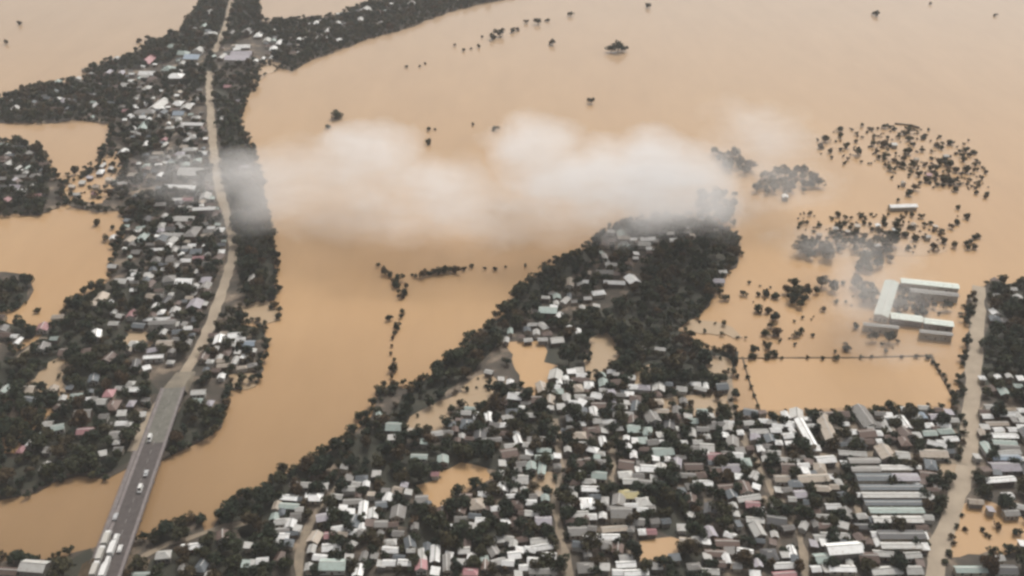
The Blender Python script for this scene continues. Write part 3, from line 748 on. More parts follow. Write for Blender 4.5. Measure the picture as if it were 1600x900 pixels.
for poly, n in ((FILL_H[3][0], 2200), (FILL_H[4][0], 1300), (FILL_H[0][0], 700), (FILL_H[1][0], 420), (FILL_H[6][0], 320), (FILL_H[7][0], 160), (FILL_H[5][0], 200), (FILL_H[9][0], 120), (FILL_H[8][0], 160), ([(130, 112), (330, 60), (330, 300), (180, 300), (190, 200), (100, 180)], 700), ([(0, 235), (60, 240), (70, 300), (0, 310)], 200), ([(400, 40), (560, 20), (500, 80), (420, 95)], 260), ([(960, 345), (1140, 345), (1060, 400), (1000, 410)], 160)):
    P = W(poly)
    xs = [p.x for p in P]; ys = [p.y for p in P]
    for _ in range(int(n * 0.42)):
        x, y = random.uniform(min(xs), max(xs)), random.uniform(min(ys), max(ys))
        if not inside(P, x, y): continue
        w, d = random.uniform(3.4, 6.4), random.uniform(3.0, 5.0)
        r = (w + d) * 0.25
        if in_pool(x, y) or on_road(x, y, r) or (in_canopy(x, y) and random.random() < (0.55 if y > 700 else 0.85)): continue
        if not clear_of(x, y, r, 0.86): continue
        px, py = to_px(x, y, 3.5)
        s = ppm(Vector((x, y, 3.5)))
        HL.append(dict(x=x, y=y, w=w, d=d, c=random.choice('WWWLLGGGGKKKRRRRTM'), rz=R(random.choice((0, 0, 0, 90)) + random.uniform(-12, 12)), px=px, py=py,
                       area=w * d * s * s * 0.6, kind='house'))
        put(x, y, r)

TL = []   # trees to build
def plan_tree(x, y, r, h, px, py, s, lone=False):
    TL.append(dict(x=x, y=y, r=r, h=h, px=px, py=py, area=(r * s) ** 2 * 3, tone=None, lone=lone))

for t in parse(TREES):
    x, y, w = t[:3]
    r = 0.5 * w / ppm(at(x, y)) * 1.18
    h = max(2.5, r * random.uniform(1.3, 1.9))
    p = at(x, y, h * 0.4)
    plan_tree(p.x, p.y, r, h, x, y, ppm(p), True)
    put(p.x, p.y, r * 0.6)
for ci, c in enumerate(canopy_w):
    xs = [p.x for p in c]; ys = [p.y for p in c]
    A = (max(xs) - min(xs)) * (max(ys) - min(ys))
    for _ in range(int(A / 13)):
        x, y = random.uniform(min(xs), max(xs)), random.uniform(min(ys), max(ys))
        if not inside(c, x, y): continue
        r = random.uniform(2.6, 6.4)
        if mnoise.noise(Vector((x * 0.022, y * 0.022, 3.1))) > 0.50 and ci < N_WOODS: continue
        if on_road(x, y, 1.5) or in_pool(x, y): continue
        if not clear_of(x, y, r, 0.64): continue
        s = ppm(Vector((x, y, 5)))
        px, py = to_px(x, y, r)
        plan_tree(x, y, r, r * random.uniform(1.5, 2.0), px, py, s)
        put(x, y, r * 0.95)
for poly, n in SPRINKLE:
    P = W(poly)
    xs = [p.x for p in P]; ys = [p.y for p in P]
    for _ in range(n * 4):
        x, y = random.uniform(min(xs), max(xs)), random.uniform(min(ys), max(ys))
        if not inside(P, x, y) or in_canopy(x, y): continue
        r = random.uniform(2.0, 5.2)
        if on_road(x, y, r * 0.5) or in_pool(x, y): continue
        if not clear_of(x, y, r, 0.50): continue
        px, py = to_px(x, y, r)
        plan_tree(x, y, r, r * random.uniform(1.5, 2.1), px, py, ppm(Vector((x, y, 4))))
        put(x, y, r * 0.8)
# bushes and small trees along every shore
for L_ in (LAND_W, LAND_E):
    for p in wobble(L_, 3.6, 1.5, random.Random(21)):
        if not (-20 < to_px(p.x, p.y)[0] < 1620 and -12 < to_px(p.x, p.y)[1] < 915): continue
        if random.random() < 0.12: continue
        r = random.uniform(1.5, 3.9)
        x, y = p.x + random.uniform(-1.5, 1.5), p.y + random.uniform(-1.5, 2.0)
        if on_road(x, y, r * 0.4) or not clear_of(x, y, r, 0.5): continue
        px, py = to_px(x, y, r)
        plan_tree(x, y, r, r * random.uniform(1.2, 2.0), px, py, ppm(Vector((x, y, 4))))
        put(x, y, r * 0.8)
for L_ in POOL_W[4:]:
    for p in wobble(L_, 3.4, 1.5, random.Random(4)):
        if random.random() < 0.5: continue
        r = random.uniform(1.0, 2.8)
        x, y = p.x + random.uniform(-2, 2), p.y + random.uniform(-2, 2)
        if on_road(x, y, r * 0.4) or not clear_of(x, y, r, 0.6): continue
        px, py = to_px(x, y, r)
        plan_tree(x, y, r, r * random.uniform(1.2, 1.8), px, py, ppm(Vector((x, y, 4))))
        put(x, y, r * 0.8)
ORCH = W([(1355, 198), (1430, 200), (1500, 214), (1545, 262), (1530, 296), (1400, 296), (1385, 262)])
ORCH2 = W([(1245, 330), (1400, 335), (1500, 320), (1535, 380), (1440, 400), (1250, 395)])
ORCH3 = W([(1270, 205), (1350, 195), (1400, 245), (1390, 262), (1270, 248)])
ORCH4 = W([(1400, 285), (1545, 285), (1550, 330), (1400, 330)])
ORCH6 = W([(98, 280), (125, 268), (165, 240), (198, 240), (204, 312), (150, 322), (110, 318)])
ORCH5 = W([(1160, 440), (1380, 440), (1460, 530), (1500, 550), (1240, 552), (1165, 545)])
for P, n, r0, r1 in ((ORCH, 620, 1.0, 4.2), (ORCH2, 420, 0.9, 3.6), (ORCH3, 60, 0.8, 2.6), (ORCH4, 90, 0.8, 2.6), (ORCH5, 90, 0.8, 2.6), (ORCH6, 150, 1.2, 3.8)):
    xs = [p.x for p in P]; ys = [p.y for p in P]
    for _ in range(n):
        x, y = random.uniform(min(xs), max(xs)), random.uniform(min(ys), max(ys))
        if not inside(P, x, y): continue
        clump = mnoise.noise(Vector((x * 0.03, y * 0.018, 7.7)))
        if clump < random.uniform(-0.45, 0.25): continue
        r = r0 + (r1 - r0) * random.random() ** 2.2
        if not clear_of(x, y, r, 0.62 if clump > 0.1 else 0.9): continue
        px, py = to_px(x, y, r)
        plan_tree(x, y, r, r * random.uniform(1.0, 1.9), px, py, ppm(Vector((x, y, 4))), True)
        put(x, y, r * 0.9)

# ================================================================== LABELS
MARKS = [(225, 745, 'the long bridge'), (160, 862, 'the queued trucks'), (730, 748, 'the bean-shaped brown pond'), (1030, 862, 'the small square pond'),
         (1240, 600, 'the near end of the big rectangular pond'), (1440, 600, 'the far corner of the big pond'), (1120, 712, 'the dull red roof'), (1396, 735, 'the warehouse rows'), (1405, 810, 'the lowest warehouses'),
         (1515, 660, 'the straight eastern road'), (1500, 770, 'the bend of the eastern road'), (1410, 470, 'the drowned school'), (845, 725, 'the grey-green corner house'),
         (575, 800, 'the bright white twin houses'), (985, 771, 'the yellowish roof'), (1317, 862, 'the big white hall'), (475, 815, 'the curving lane'),
         (520, 882, 'the broad grey-green hall'), (682, 870, 'the narrow white block'), (928, 640, 'the flooded crossroads'), (947, 838, 'the wide white hipped hall'),
         (1258, 680, 'the long slanting white roof'), (1290, 672, 'the long tan shed'), (820, 575, 'the brown backwater'), (618, 445, 'the trees standing midriver'), (600, 608, 'the river point'),
         (1036, 704, 'the grey-green double roofs'), (918, 786, 'the blotchy white house'), (1210, 500, 'the drowned tree line'), (1320, 370, 'the muddy shoal'),
         (1460, 250, 'the drowned orchard'), (1300, 220, 'the orchard tip'), (965, 75, 'the lone broad tree'), (800, 45, 'the far hedge remnant'), (524, 180, 'the tree above the cloud'),
         (1570, 720, 'the eastern blue and lilac roofs'), (1570, 500, 'the eastern grove'), (1545, 835, 'the flooded yard'), (1230, 885, 'the pinkish white roofs'), (1140, 855, 'the rust-brown roofs'),
         (350, 790, 'the wooded river bank'), (500, 715, 'the yellow-green tree bank'), (300, 650, 'the grove beside the bridge ramp'), (130, 690, 'the dark western grove'),
         (245, 497, 'the long white shed'), (305, 476, 'the lilac block by the road'), (160, 470, 'the tan western roofs'), (40, 460, 'the western islet'), (95, 560, 'the tan flooded yards'),
         (288, 438, 'the bend of the western road'), (220, 372, 'the grey-green western block'), (282, 292, 'the long white roof under the cloud'), (248, 163, 'the square pale roof'),
         (60, 255, 'the western spit'), (232, 110, 'the far pink-roofed hamlet'), (380, 85, 'the lilac halls by the far road'), (500, 55, 'the far wooded strip'), (345, 30, 'the far road junction'),
         (400, 300, 'the misty tree belt'), (405, 430, 'the tree belt end'), (390, 540, 'the riverside blue roof'), (960, 440, 'the white roofs at the tip'), (870, 480, 'the riverside lane'), (1080, 450, 'the big dark wood'),
         (1080, 560, 'the lower dark wood'), (760, 560, 'the river point hedge'), (720, 640, 'the grey flooded field'), (850, 620, 'the dark brown copse'), (1060, 635, 'the scrub island'),
         (700, 820, 'the near dark wood'), (780, 800, 'the arched white roof'), (1065, 800, 'the hollow wood'), (600, 730, 'the mound of dense trees'), (300, 880, 'the near left grove'),
         (1222, 790, 'the walled copse'), (1170, 700, 'the slanting lane'), (1440, 665, 'the pond-end roofs'), (1335, 690, 'the charcoal roof'), (870, 790, 'the mud lane'), (850, 860, 'the long bright roof'), (990, 885, 'the lowest white rows'),
         (1590, 650, 'the eastern white roofs'), (180, 650, 'the ramp-side hamlet'), (240, 560, 'the white bar roof'), (1560, 870, 'the last eastern roofs'), (710, 645, 'the white-roofed bend')]

ORD = ['nearest', 'second nearest', 'third nearest', 'fourth nearest', 'fifth nearest', 'sixth nearest', 'seventh nearest', 'eighth nearest', 'ninth nearest', 'tenth nearest', 'eleventh nearest', 'twelfth nearest',
       'thirteenth nearest', 'fourteenth nearest', 'fifteenth nearest', 'sixteenth nearest', 'seventeenth nearest', 'eighteenth nearest']

def relate(dx, dy):
    if abs(dx) * 0.8 > abs(dy):
        return 'right of' if dx > 0 else 'left of'
    return 'in front of' if dy > 0 else 'beyond'

def label_all(items, noun, attr):
    """items get a label from their look, the landmark they stand by and, only where needed, their rank of closeness"""
    groups = {}
    for it in items:
        best = min(MARKS, key=lambda m: (m[0] - it['px']) ** 2 + (1.35 * (m[1] - it['py'])) ** 2)
        it['mk'] = best
        it['dist'] = math.hypot(best[0] - it['px'], 1.35 * (best[1] - it['py']))
        it['rel'] = relate(it['px'] - best[0], it['py'] - best[1])
        it['at'] = attr(it)
        groups.setdefault((it['at'], best[2]), []).append(it)
    for (a, mk), lst in groups.items():
        rels = {}
        for it in lst: rels.setdefault(it['rel'], []).append(it)
        for rel, l2 in rels.items():
            l2.sort(key=lambda q: q['dist'])
            for i, it in enumerate(l2):
                if len(lst) == 1:
                    it['label'] = '%s %s by %s' % (a, noun, mk)
                elif len(l2) == 1:
                    it['label'] = '%s %s %s %s' % (a, noun, rel, mk)
                else:
                    it['label'] = '%s %s, %s %s %s' % (a, noun, ORD[min(i, 17)], rel, mk)

HL.sort(key=lambda q: -q['area'])
ind_h = [h for h in HL if h['kind'] == 'house'][:300]
ind_ids = {id(h) for h in ind_h}
rest_h = [h for h in HL if h['kind'] == 'house' and id(h) not in ind_ids]
def roof_shape(h):
    if 'shape' not in h:
        big = max(h['w'], h['d'])
        asp = big / min(h['w'], h['d'])
        h['shape'] = random.choice(['gable', 'gable', 'gable', 'hip']) if asp < 1.9 else 'gable'
        if big < 5.2 and random.random() < 0.5: h['shape'] = 'lean-to'
    return h['shape']
for h in HL: roof_shape(h)
def h_attr(h):
    a = h['w'] * h['d']
    size = 'tiny' if a < 28 else 'small' if a < 50 else 'mid-sized' if a < 90 else 'large' if a < 170 else 'very large'
    asp = max(h['w'], h['d']) / min(h['w'], h['d'])
    if asp > 2.2: size = 'long'
    return '%s %s %s-roofed' % (size, ROOFS[h['c']][1], h['shape'])
label_all(ind_h, 'house', h_attr)

# ================================================================== HOUSE GEOMETRY
def roof_geo(w, d, shape, z0, oh=0.45, slope=0.5):
    """solid roof, ridge along the longer side; returns verts, faces, ridge ends"""
    flip = d > w
    L, S = (d, w) if flip else (w, d)
    L += 2 * oh; S += 2 * oh
    rise = min(S * 0.5 * slope, 3.2)
    t = 0.14
    a, b = L / 2, S / 2
    if shape == 'lean-to':
        vs = [(-a, -b, z0), (a, -b, z0), (a, b, z0 + S * 0.16), (-a, b, z0 + S * 0.16)]
        vs += [(x, y, z + t) for x, y, z in vs]
        fs = [(0, 3, 2, 1), (4, 5, 6, 7), (0, 1, 5, 4), (1, 2, 6, 5), (2, 3, 7, 6), (3, 0, 4, 7)]
        ridge = None
    elif shape == 'hip':
        k = min(b * 0.9, a * 0.75)
        vs = [(-a, -b, z0), (a, -b, z0), (a, b, z0), (-a, b, z0), (-a, -b, z0 + t), (a, -b, z0 + t), (a, b, z0 + t), (-a, b, z0 + t),
              (-a + k, 0, z0 + t + rise), (a - k, 0, z0 + t + rise)]
        fs = [(0, 3, 2, 1), (0, 1, 5, 4), (1, 2, 6, 5), (2, 3, 7, 6), (3, 0, 4, 7), (4, 5, 9, 8), (5, 6, 9), (6, 7, 8, 9), (7, 4, 8)]
        ridge = (-a + k, a - k, z0 + t + rise)
    else:
        vs = [(-a, -b, z0), (a, -b, z0), (a, 0, z0 + rise), (-a, 0, z0 + rise), (a, b, z0), (-a, b, z0)]
        vs += [(x, y, z + t) for x, y, z in vs]
        fs = [(0, 3, 2, 1), (3, 5, 4, 2), (6, 7, 8, 9), (9, 8, 10, 11), (0, 1, 7, 6), (4, 5, 11, 10), (1, 2, 8, 7), (2, 4, 10, 8), (3, 0, 6, 9), (5, 3, 9, 11)]
        ridge = (-a, a, z0 + rise + t)
    rg = None
    if ridge:
        x0, x1, z = ridge
        rv = [(x0, -0.22, z - 0.05), (x1, -0.22, z - 0.05), (x1, 0, z + 0.05), (x0, 0, z + 0.05), (x1, 0.22, z - 0.05), (x0, 0.22, z - 0.05)]
        rf = [(0, 1, 2, 3), (3, 2, 4, 5), (0, 3, 5), (1, 4, 2)]
        rg = (rv, rf)
    if flip:
        vs = [(-y, x, z) for x, y, z in vs]
        if rg: rg = ([(-y, x, z) for x, y, z in rg[0]], rg[1])
    return vs, fs, rg, rise, flip

def wall_geo(w, d, z1, rise, shape, flip):
    a, b = w / 2, d / 2
    m = MB().box(-a, a, -b, b, -0.4, z1)
    if shape == 'gable':   # gable triangles under the roof
        if not flip:
            for x in (-a + 0.002, a - 0.002):
                m.add([(x, -b, z1), (x, b, z1), (x, 0, z1 + rise * 0.93)], [(0, 1, 2)])
        else:
            for y in (-b + 0.002, b - 0.002):
                m.add([(-a, y, z1), (a, y, z1), (0, y, z1 + rise * 0.93)], [(0, 1, 2)])
    return m

def build_house(h, detail):
    cat = {'house': 'house', 'warehouse': 'warehouse', 'school': 'school building'}[h['kind']]
    nm = {'house': 'house', 'warehouse': 'warehouse', 'school': 'school_block'}[h['kind']]
    grp = {'house': 'flooded village houses', 'warehouse': 'rows of long warehouses by the eastern road', 'school': 'blocks of the drowned school'}[h['kind']]
    t = empty(nm, (h['x'], h['y'], 0.3), h['rz'], h['label'], cat, grp)
    z1 = random.uniform(2.3, 3.2) if h['kind'] == 'house' else 4.2
    if h['kind'] == 'house' and h['w'] * h['d'] > 70 and random.random() < 0.35: z1 = 5.2
    vs, fs, rg, rise, flip = roof_geo(h['w'] - 0.9, h['d'] - 0.9, h['shape'], z1, slope=0.5 if h['kind'] == 'house' else 0.26)
    w, d = h['w'] - 0.9, h['d'] - 0.9
    rm = ROOF_MATS[h['c']]
    wm = random.choice(WALLS)
    wall_geo(w, d, z1, rise, h['shape'], flip).build('wall', wm, t)
    ro = mesh_obj('roof', vs, fs, rm, t)
    if rg and detail: mesh_obj('ridge_cap', rg[0], rg[1], ROOF_MATS['L' if h['c'] not in 'WL' else 'G'], ro)
    if detail:
        MB().box(-0.45, 0.45, -d / 2 - 0.04, -d / 2 + 0.02, 0.1, 1.9).build('door', M_DOOR, t)
        for sx in (-0.3, 0.3):
            MB().box(sx * w - 0.5, sx * w + 0.5, -d / 2 - 0.05, -d / 2 + 0.02, 1.1, 2.0).build('window', M_GLASS, t)
        if max(w, d) > 8:
            MB().box(w / 2 - 0.02, w / 2 + 0.05, -0.6, 0.6, 1.1, 2.0).build('window', M_GLASS, t)
    return t

for h in ind_h:
    build_house(h, h['py'] > 480)
for i, h in enumerate([q for q in HL if q['kind'] == 'warehouse']):
    pass
wh = sorted([q for q in HL if q['kind'] == 'warehouse'], key=lambda q: (q['py'], q['px']))
wl_names = ['short grey roofed warehouse at the far end of the rows, beside the lane', 'shorter grey roofed warehouse second from the far end of the rows', 'narrow pale grey warehouse roof beside the second short grey one',
            'square dark slate roofed warehouse beside the lilac one', 'lilac-grey roofed warehouse beside the square dark slate one', 'full-length dark slate warehouse just behind the full-length pale one',
            'full-length pale grey warehouse between the two dark slate ones', 'full-length dark slate warehouse just in front of the full-length pale one', 'full-length grey-green roofed warehouse in the middle rows',
            'wide pale grey warehouse in front of the full-length grey-green one', 'deep charcoal roofed warehouse near the low end of the rows', 'last pale grey warehouse in front of the charcoal one']
wh.sort(key=lambda q: q['py'])
order = ['B', 'L', 'G', 'M', 'V', 'G', 'L', 'G', 'M', 'L', 'D', 'L']
names = dict()
for q in wh:
    pass
def wlabel(q):
    key = (q['c'], round(q['py']))
    return {('G', 722): wl_names[0], ('G', 735): wl_names[1], ('L', 733): wl_names[2], ('K', 748): wl_names[3], ('V', 748): wl_names[4], ('K', 764): wl_names[5], ('L', 776): wl_names[6],
            ('K', 788): wl_names[7], ('M', 800): wl_names[8], ('L', 814): wl_names[9], ('D', 838): wl_names[10], ('L', 855): wl_names[11]}[key]
for q in wh:
    q['label'] = wlabel(q); q['shape'] = 'gable'
    build_house(q, True)
sl = {(1385, 468): 'long pale mint roofed school wing running away from the viewer', (1452, 445): 'pale mint roofed school wing along the far side of the courtyard', (1458, 459): 'mid-grey school block just inside the far wing',
      (1416, 498): 'pale mint school wing on the near side, joined to the long wing', (1466, 506): 'pale mint school wing on the near side, beyond the gap', (1376, 511): 'low mid-grey school shed in front of the long wing',
      (1462, 522): 'low mid-grey school shed in front of the pale near wings'}
for q in [q for q in HL if q['kind'] == 'school']:
    q['label'] = sl[(int(q['px']), int(q['py']))]; q['shape'] = 'gable'
    build_house(q, True)

# the remaining, smallest houses: one object
vs, fs, mi = [], [], []
codes = list(ROOFS.keys())
for h in rest_h:
    z1 = random.uniform(2.3, 3.0)
    rv, rf, rg, rise, flip = roof_geo(h['w'] - 0.9, h['d'] - 0.9, h['shape'], z1)
    wg = wall_geo(h['w'] - 0.9, h['d'] - 0.9, z1, rise, h['shape'], flip)
    ca, sa = math.cos(h['rz']), math.sin(h['rz'])
    for V, Fc, m in ((rv, rf, codes.index(h['c'])), (wg.v, wg.f, len(codes) + random.randrange(4))):
        b = len(vs)
        vs += [(h['x'] + x * ca - y * sa, h['y'] + x * sa + y * ca, 0.3 + z) for x, y, z in V]
        fs += [tuple(b + i for i in f) for f in Fc]
        mi += [m] * len(Fc)
me = bpy.data.meshes.new('small_houses')
me.from_pydata(vs, [], fs)
for k in codes: me.materials.append(ROOF_MATS[k])
for m in WALLS: me.materials.append(m)
me.polygons.foreach_set('material_index', mi)
o = bpy.data.objects.new('small_houses', me)
C.objects.link(o)
tag(o, 'the many small and far roofs crowded between the larger flooded houses', 'houses', None, 'stuff')

# ================================================================== TREES
def crown_arrays(n, seed, size, flat=0.72):
    g = np.random.default_rng(seed)
    k = g.integers(6, 10)
    c = g.normal(0, 0.36, (k, 3)) * np.array([1, 1, 0.62])
    rad = g.uniform(0.34, 0.56, k)
    c[0] = (0, 0, 0.05); rad[0] = 0.62
    sel = g.choice(k, n, p=rad ** 2 / np.sum(rad ** 2))
    d = g.normal(0, 1, (n, 3)); d[:, 2] += 0.25
    d /= np.linalg.norm(d, axis=1)[:, None]
    pos = c[sel] + d * (rad[sel] * g.uniform(0.72, 1.05, n))[:, None]
    pos[:, 2] *= flat / 0.72
    nrm = d + g.normal(0, 0.45, (n, 3))
    nrm /= np.linalg.norm(nrm, axis=1)[:, None]
    up = g.normal(0, 1, (n, 3))
    t = np.cross(nrm, up); t /= np.linalg.norm(t, axis=1)[:, None]
    b = np.cross(nrm, t)
    s = size * g.uniform(0.6, 1.25, n)[:, None]
    asp = g.uniform(0.6, 1.0, n)[:, None]
    V = np.stack([pos - t * s - b * s * asp, pos + t * s * g.uniform(.6, 1, (n, 1)) - b * s * asp * g.uniform(.5, 1, (n, 1)), pos + t * s + b * s * asp,
                  pos - t * s * g.uniform(.5, 1, (n, 1)) + b * s * asp * g.uniform(.6, 1, (n, 1)) + nrm * s * 0.3], axis=1)
    ext = np.abs(V[:, :, :2]).max() 
    V = V / np.array([ext, ext, ext]) * 1.12
    return V.reshape(-1, 3)

def crown_mesh(name, V, m):
    n = len(V) // 4
    me = bpy.data.meshes.new(name)
    me.vertices.add(len(V)); me.vertices.foreach_set('co', V.astype(np.float32).ravel())
    me.loops.add(len(V)); me.loops.foreach_set('vertex_index', np.arange(len(V), dtype=np.int32))
    me.polygons.add(n)
    me.polygons.foreach_set('loop_start', np.arange(0, len(V), 4, dtype=np.int32))
    me.polygons.foreach_set('loop_total', np.full(n, 4, dtype=np.int32))
    me.materials.append(m)
    me.update(calc_edges=True)
    return me

NEAR = [crown_arrays(640, 100 + i, 0.105) for i in range(10)]
FARV = [crown_arrays(170, 200 + i, 0.19) for i in range(10)]
near_meshes = [crown_mesh('crown', v, M_LEAF) for v in NEAR]
def trunk_mesh():
    m = MB().cyl((0, 0), 0.075, 0.04, -0.15, 1.0, 6)
    for a in (0.3, 2.4, 4.5):   # limbs
        c, s = math.cos(a), math.sin(a)
        q = [(0.03 * -s, 0.03 * c, 0.6), (-0.03 * -s, -0.03 * c, 0.6), (0.0, 0.0, 0.68), (c * 0.42, s * 0.42, 1.08)]
        m.add(q, [(0, 1, 3), (1, 2, 3), (2, 0, 3)])
    me = bpy.data.meshes.new('trunk')
    me.from_pydata(m.v, [], m.f)
    me.materials.append(M_BARK)
    return me
TRUNK = trunk_mesh()

TL.sort(key=lambda q: -q['area'])
lone = [t for t in TL if t['lone']]
# lone trees stand out singly against the water: they count first, then the largest of the rest
TREE_N = 300
vis = [t for t in TL if -20 < t['px'] < 1620 and -10 < t['py'] < 920]
ind_t = vis[:TREE_N]
ids = {id(t) for t in ind_t}
rest_t = [t for t in TL if id(t) not in ids]
def t_attr(t):
    t['flatness'] = t['h'] / t['r']
    size = 'small' if t['r'] < 3.4 else 'middling' if t['r'] < 4.4 else 'large' if t['r'] < 5.4 else 'very large'
    form = 'squat' if t['flatness'] < 1.65 else 'round' if t['flatness'] < 1.85 else 'tall'
    return '%s %s dark-leaved' % (size, form)
label_all(ind_t, 'tree', t_attr)
for i, t in enumerate(ind_t):
    e = empty('tree', (t['x'], t['y'], 0.2), random.uniform(0, 6.28), t['label'], 'tree', 'trees standing in the flood')
    r, h = t['r'], t['h']
    tr = bpy.data.objects.new('trunk', TRUNK); C.objects.link(tr); tr.parent = e
    tr.scale = (r * 0.9, r * 0.9, h * 0.5)
    cr = bpy.data.objects.new('crown', near_meshes[i % 10]); C.objects.link(cr); cr.parent = e
    cr.scale = (r, r * random.uniform(0.85, 1.0), h * 0.56)
    cr.location = (0, 0, h * (0.40 if t['lone'] else 0.52))

# all other trees: one wood
chunks, tones, nf = [], [], 0
for t in rest_t:
    V = FARV[random.randrange(10)] if t['area'] < 420 else NEAR[random.randrange(10)][: 4 * 420]
    a = random.uniform(0, 6.28)
    ca, sa = math.cos(a), math.sin(a)
    X = V[:, 0] * t['r']; Y = V[:, 1] * t['r']; Z = V[:, 2] * t['h'] * 0.56 + t['h'] * (0.38 if t['lone'] else 0.52) + 0.2
    chunks.append(np.stack([X * ca - Y * sa + t['x'], X * sa + Y * ca + t['y'], Z], axis=1))
    tones.append(np.full(len(V) // 4, random.random() ** (0.7 if t['lone'] else 1.3), dtype=np.float32))
V = np.concatenate(chunks)
me = crown_mesh('trees', V, M_LEAFM)
at_ = me.attributes.new('tone', 'FLOAT', 'FACE')
at_.data.foreach_set('value', np.concatenate(tones))
o = bpy.data.objects.new('woodland', me)
C.objects.link(o)
tag(o, 'dark green woodland and scattered small trees covering the banks and far shores', 'woodland', None, 'stuff')
# their trunks
tb = MB()
for t in rest_t:
    b = len(tb.v)
    r = t['r'] * 0.06
    for z in (-0.1, t['h'] * 0.6):
        for a in range(3):
            tb.v.append((t['x'] + r * math.cos(a * 2.09), t['y'] + r * math.sin(a * 2.09), z))
    tb.f += [(b, b + 1, b + 4, b + 3), (b + 1, b + 2, b + 5, b + 4), (b + 2, b, b + 3, b + 5)]
tb.build('trunks', M_BARK, o)['kind'] = 'stuff'
print('houses', len(HL), 'rest', len(rest_h), 'trees', len(TL), 'faces', len(V) // 4)

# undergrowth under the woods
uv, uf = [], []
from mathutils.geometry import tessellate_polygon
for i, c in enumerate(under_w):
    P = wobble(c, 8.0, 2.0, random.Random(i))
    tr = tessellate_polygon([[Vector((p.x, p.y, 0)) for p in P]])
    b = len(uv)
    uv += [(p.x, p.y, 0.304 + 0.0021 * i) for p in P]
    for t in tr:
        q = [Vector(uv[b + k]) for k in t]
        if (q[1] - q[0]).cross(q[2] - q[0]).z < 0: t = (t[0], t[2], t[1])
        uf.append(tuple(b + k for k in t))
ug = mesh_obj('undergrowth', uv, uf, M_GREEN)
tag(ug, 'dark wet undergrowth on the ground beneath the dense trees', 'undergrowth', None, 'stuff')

# ================================================================== BRIDGE
ZD, BW = 5.0, 9.6
A, B = at(184, 850, ZD), at(271, 606, ZD)          # near and far end of the deck
A.z = B.z = 0
d = (B - A); Lb = d.length; d.normalize()
ang = math.atan2(d.y, d.x)
br = empty('bridge', (A.x, A.y, 0), ang, 'long dark asphalt road bridge with concrete parapets crossing the brown river', 'bridge')
A.z = B.z = 0
d = (B - A); Lb = d.length; d.normalize()
x0, x1 = -30.0, Lb
# local x runs along the bridge
xm = Lb * 0.60
MB().box(x0, xm, -BW / 2, BW / 2, ZD - 0.9, ZD).build('deck', M_ASPH, br)
MB().box(xm, x1, -BW / 2, BW / 2, ZD - 0.9, ZD - 0.002).build('deck', M_DUST, br)['label'] = 'dusty grey far end of the deck'
for s in (-1, 1):
    MB().box(x0, x1, s * (BW / 2 + 0.7) - 0.7, s * (BW / 2 + 0.7) + 0.7, ZD - 0.7, ZD + 0.15).build('footway', M_CONC, br)
    pr = MB().box(x0, x1, s * (BW / 2 + 1.55) - 0.14, s * (BW / 2 + 1.55) + 0.14, ZD - 0.3, ZD + 0.55)
    pr.box(x0, x1, s * (BW / 2 + 1.55) - 0.08, s * (BW / 2 + 1.55) + 0.08, ZD + 1.0, ZD + 1.12)
    k = x0
    while k < x1:
        pr.box(k, k + 0.2, s * (BW / 2 + 1.55) - 0.1, s * (BW / 2 + 1.55) + 0.1, ZD + 0.552, ZD + 0.998)
        k += 2.5
    pr.build('parapet', M_CONC, br)
for i in range(9):
    x = 6 + i * (Lb - 12) / 8
    m = MB().box(x - 0.8, x + 0.8, -BW / 2 - 1.0, BW / 2 + 1.0, ZD - 2.0, ZD - 0.902)
    for y in (-4.2, 4.2): m.cyl((x, y), 0.8, 0.9, -2.0, ZD - 2.0, 12)
    m.build('pier', M_CONC, br)
ln = MB()
k = x0 + 1
while k < x1 - 3:
    ln.box(k, k + 3, -0.08, 0.08, ZD, ZD + 0.006); k += 7
ln.build('centre_line', M_LINE, br)
# approach ramp beyond the bridge down to the western road
E = at(290, 582)
rp = [B, B.lerp(E, 0.5), E]
vs, fs = [], []
N = 14
for i in range(N + 1):
    p = B.lerp(E, i / N)
    z = ZD - (ZD - 0.45) * (i / N) ** 1.2
    n = Vector((-d.y, d.x, 0))
    w = BW / 2 + 0.6 - 0.9 * i / N
    for q, zz in ((p + n * w, z), (p - n * w, z), (p + n * (w + 1.5), 0.2), (p - n * (w + 1.5), 0.2)):
        vs.append((q.x, q.y, zz))
    if i:
        k = 4 * i
        fs += [(k - 4, k - 3, k + 1, k), (k - 2, k - 4, k, k + 2), (k - 3, k - 1, k + 3, k + 1)]
mesh_obj('road', vs, fs, M_ROADD)['kind'] = 'structure'
# pale service road on the upstream side
ribbon('road', [(268, 604), (240, 640), (222, 672), (206, 706)], 5.0, 0.50, M_ROAD, 0.4)
ribbon('road', [(262, 628), (247, 655), (226, 690), (214, 712)], 2.5, 0.49, M_CONC, 0.3)
# old low causeway beside the bridge
sb_a, sb_b = at(150, 872, 2.7), at(214, 704, 2.7)
sb_a.z = sb_b.z = 0
dd = (sb_b - sb_a); L2 = dd.length
cb = empty('footbridge', (sb_a.x, sb_a.y, 0), math.atan2(dd.y, dd.x), 'narrow pale concrete bridge running alongside the dark road bridge', 'bridge')
MB().box(-4, L2, -1.5, 1.5, 2.2, 2.7).build('deck', M_CONC, cb)
for s in (-1, 1):
    m = MB().box(-4, L2, s * 1.42 - 0.05, s * 1.42 + 0.05, 3.55, 3.65)
    k = -4
    while k < L2:
        m.box(k, k + 0.1, s * 1.42 - 0.05, s * 1.42 + 0.05, 2.7, 3.55); k += 2.5
    m.build('railing', M_CONC, cb)
for i in range(7):
    x = 3 + i * (L2 - 6) / 6
    MB().cyl((x, 0), 0.6, 0.7, -2, 2.2, 10).build('pier', M_CONC, cb)

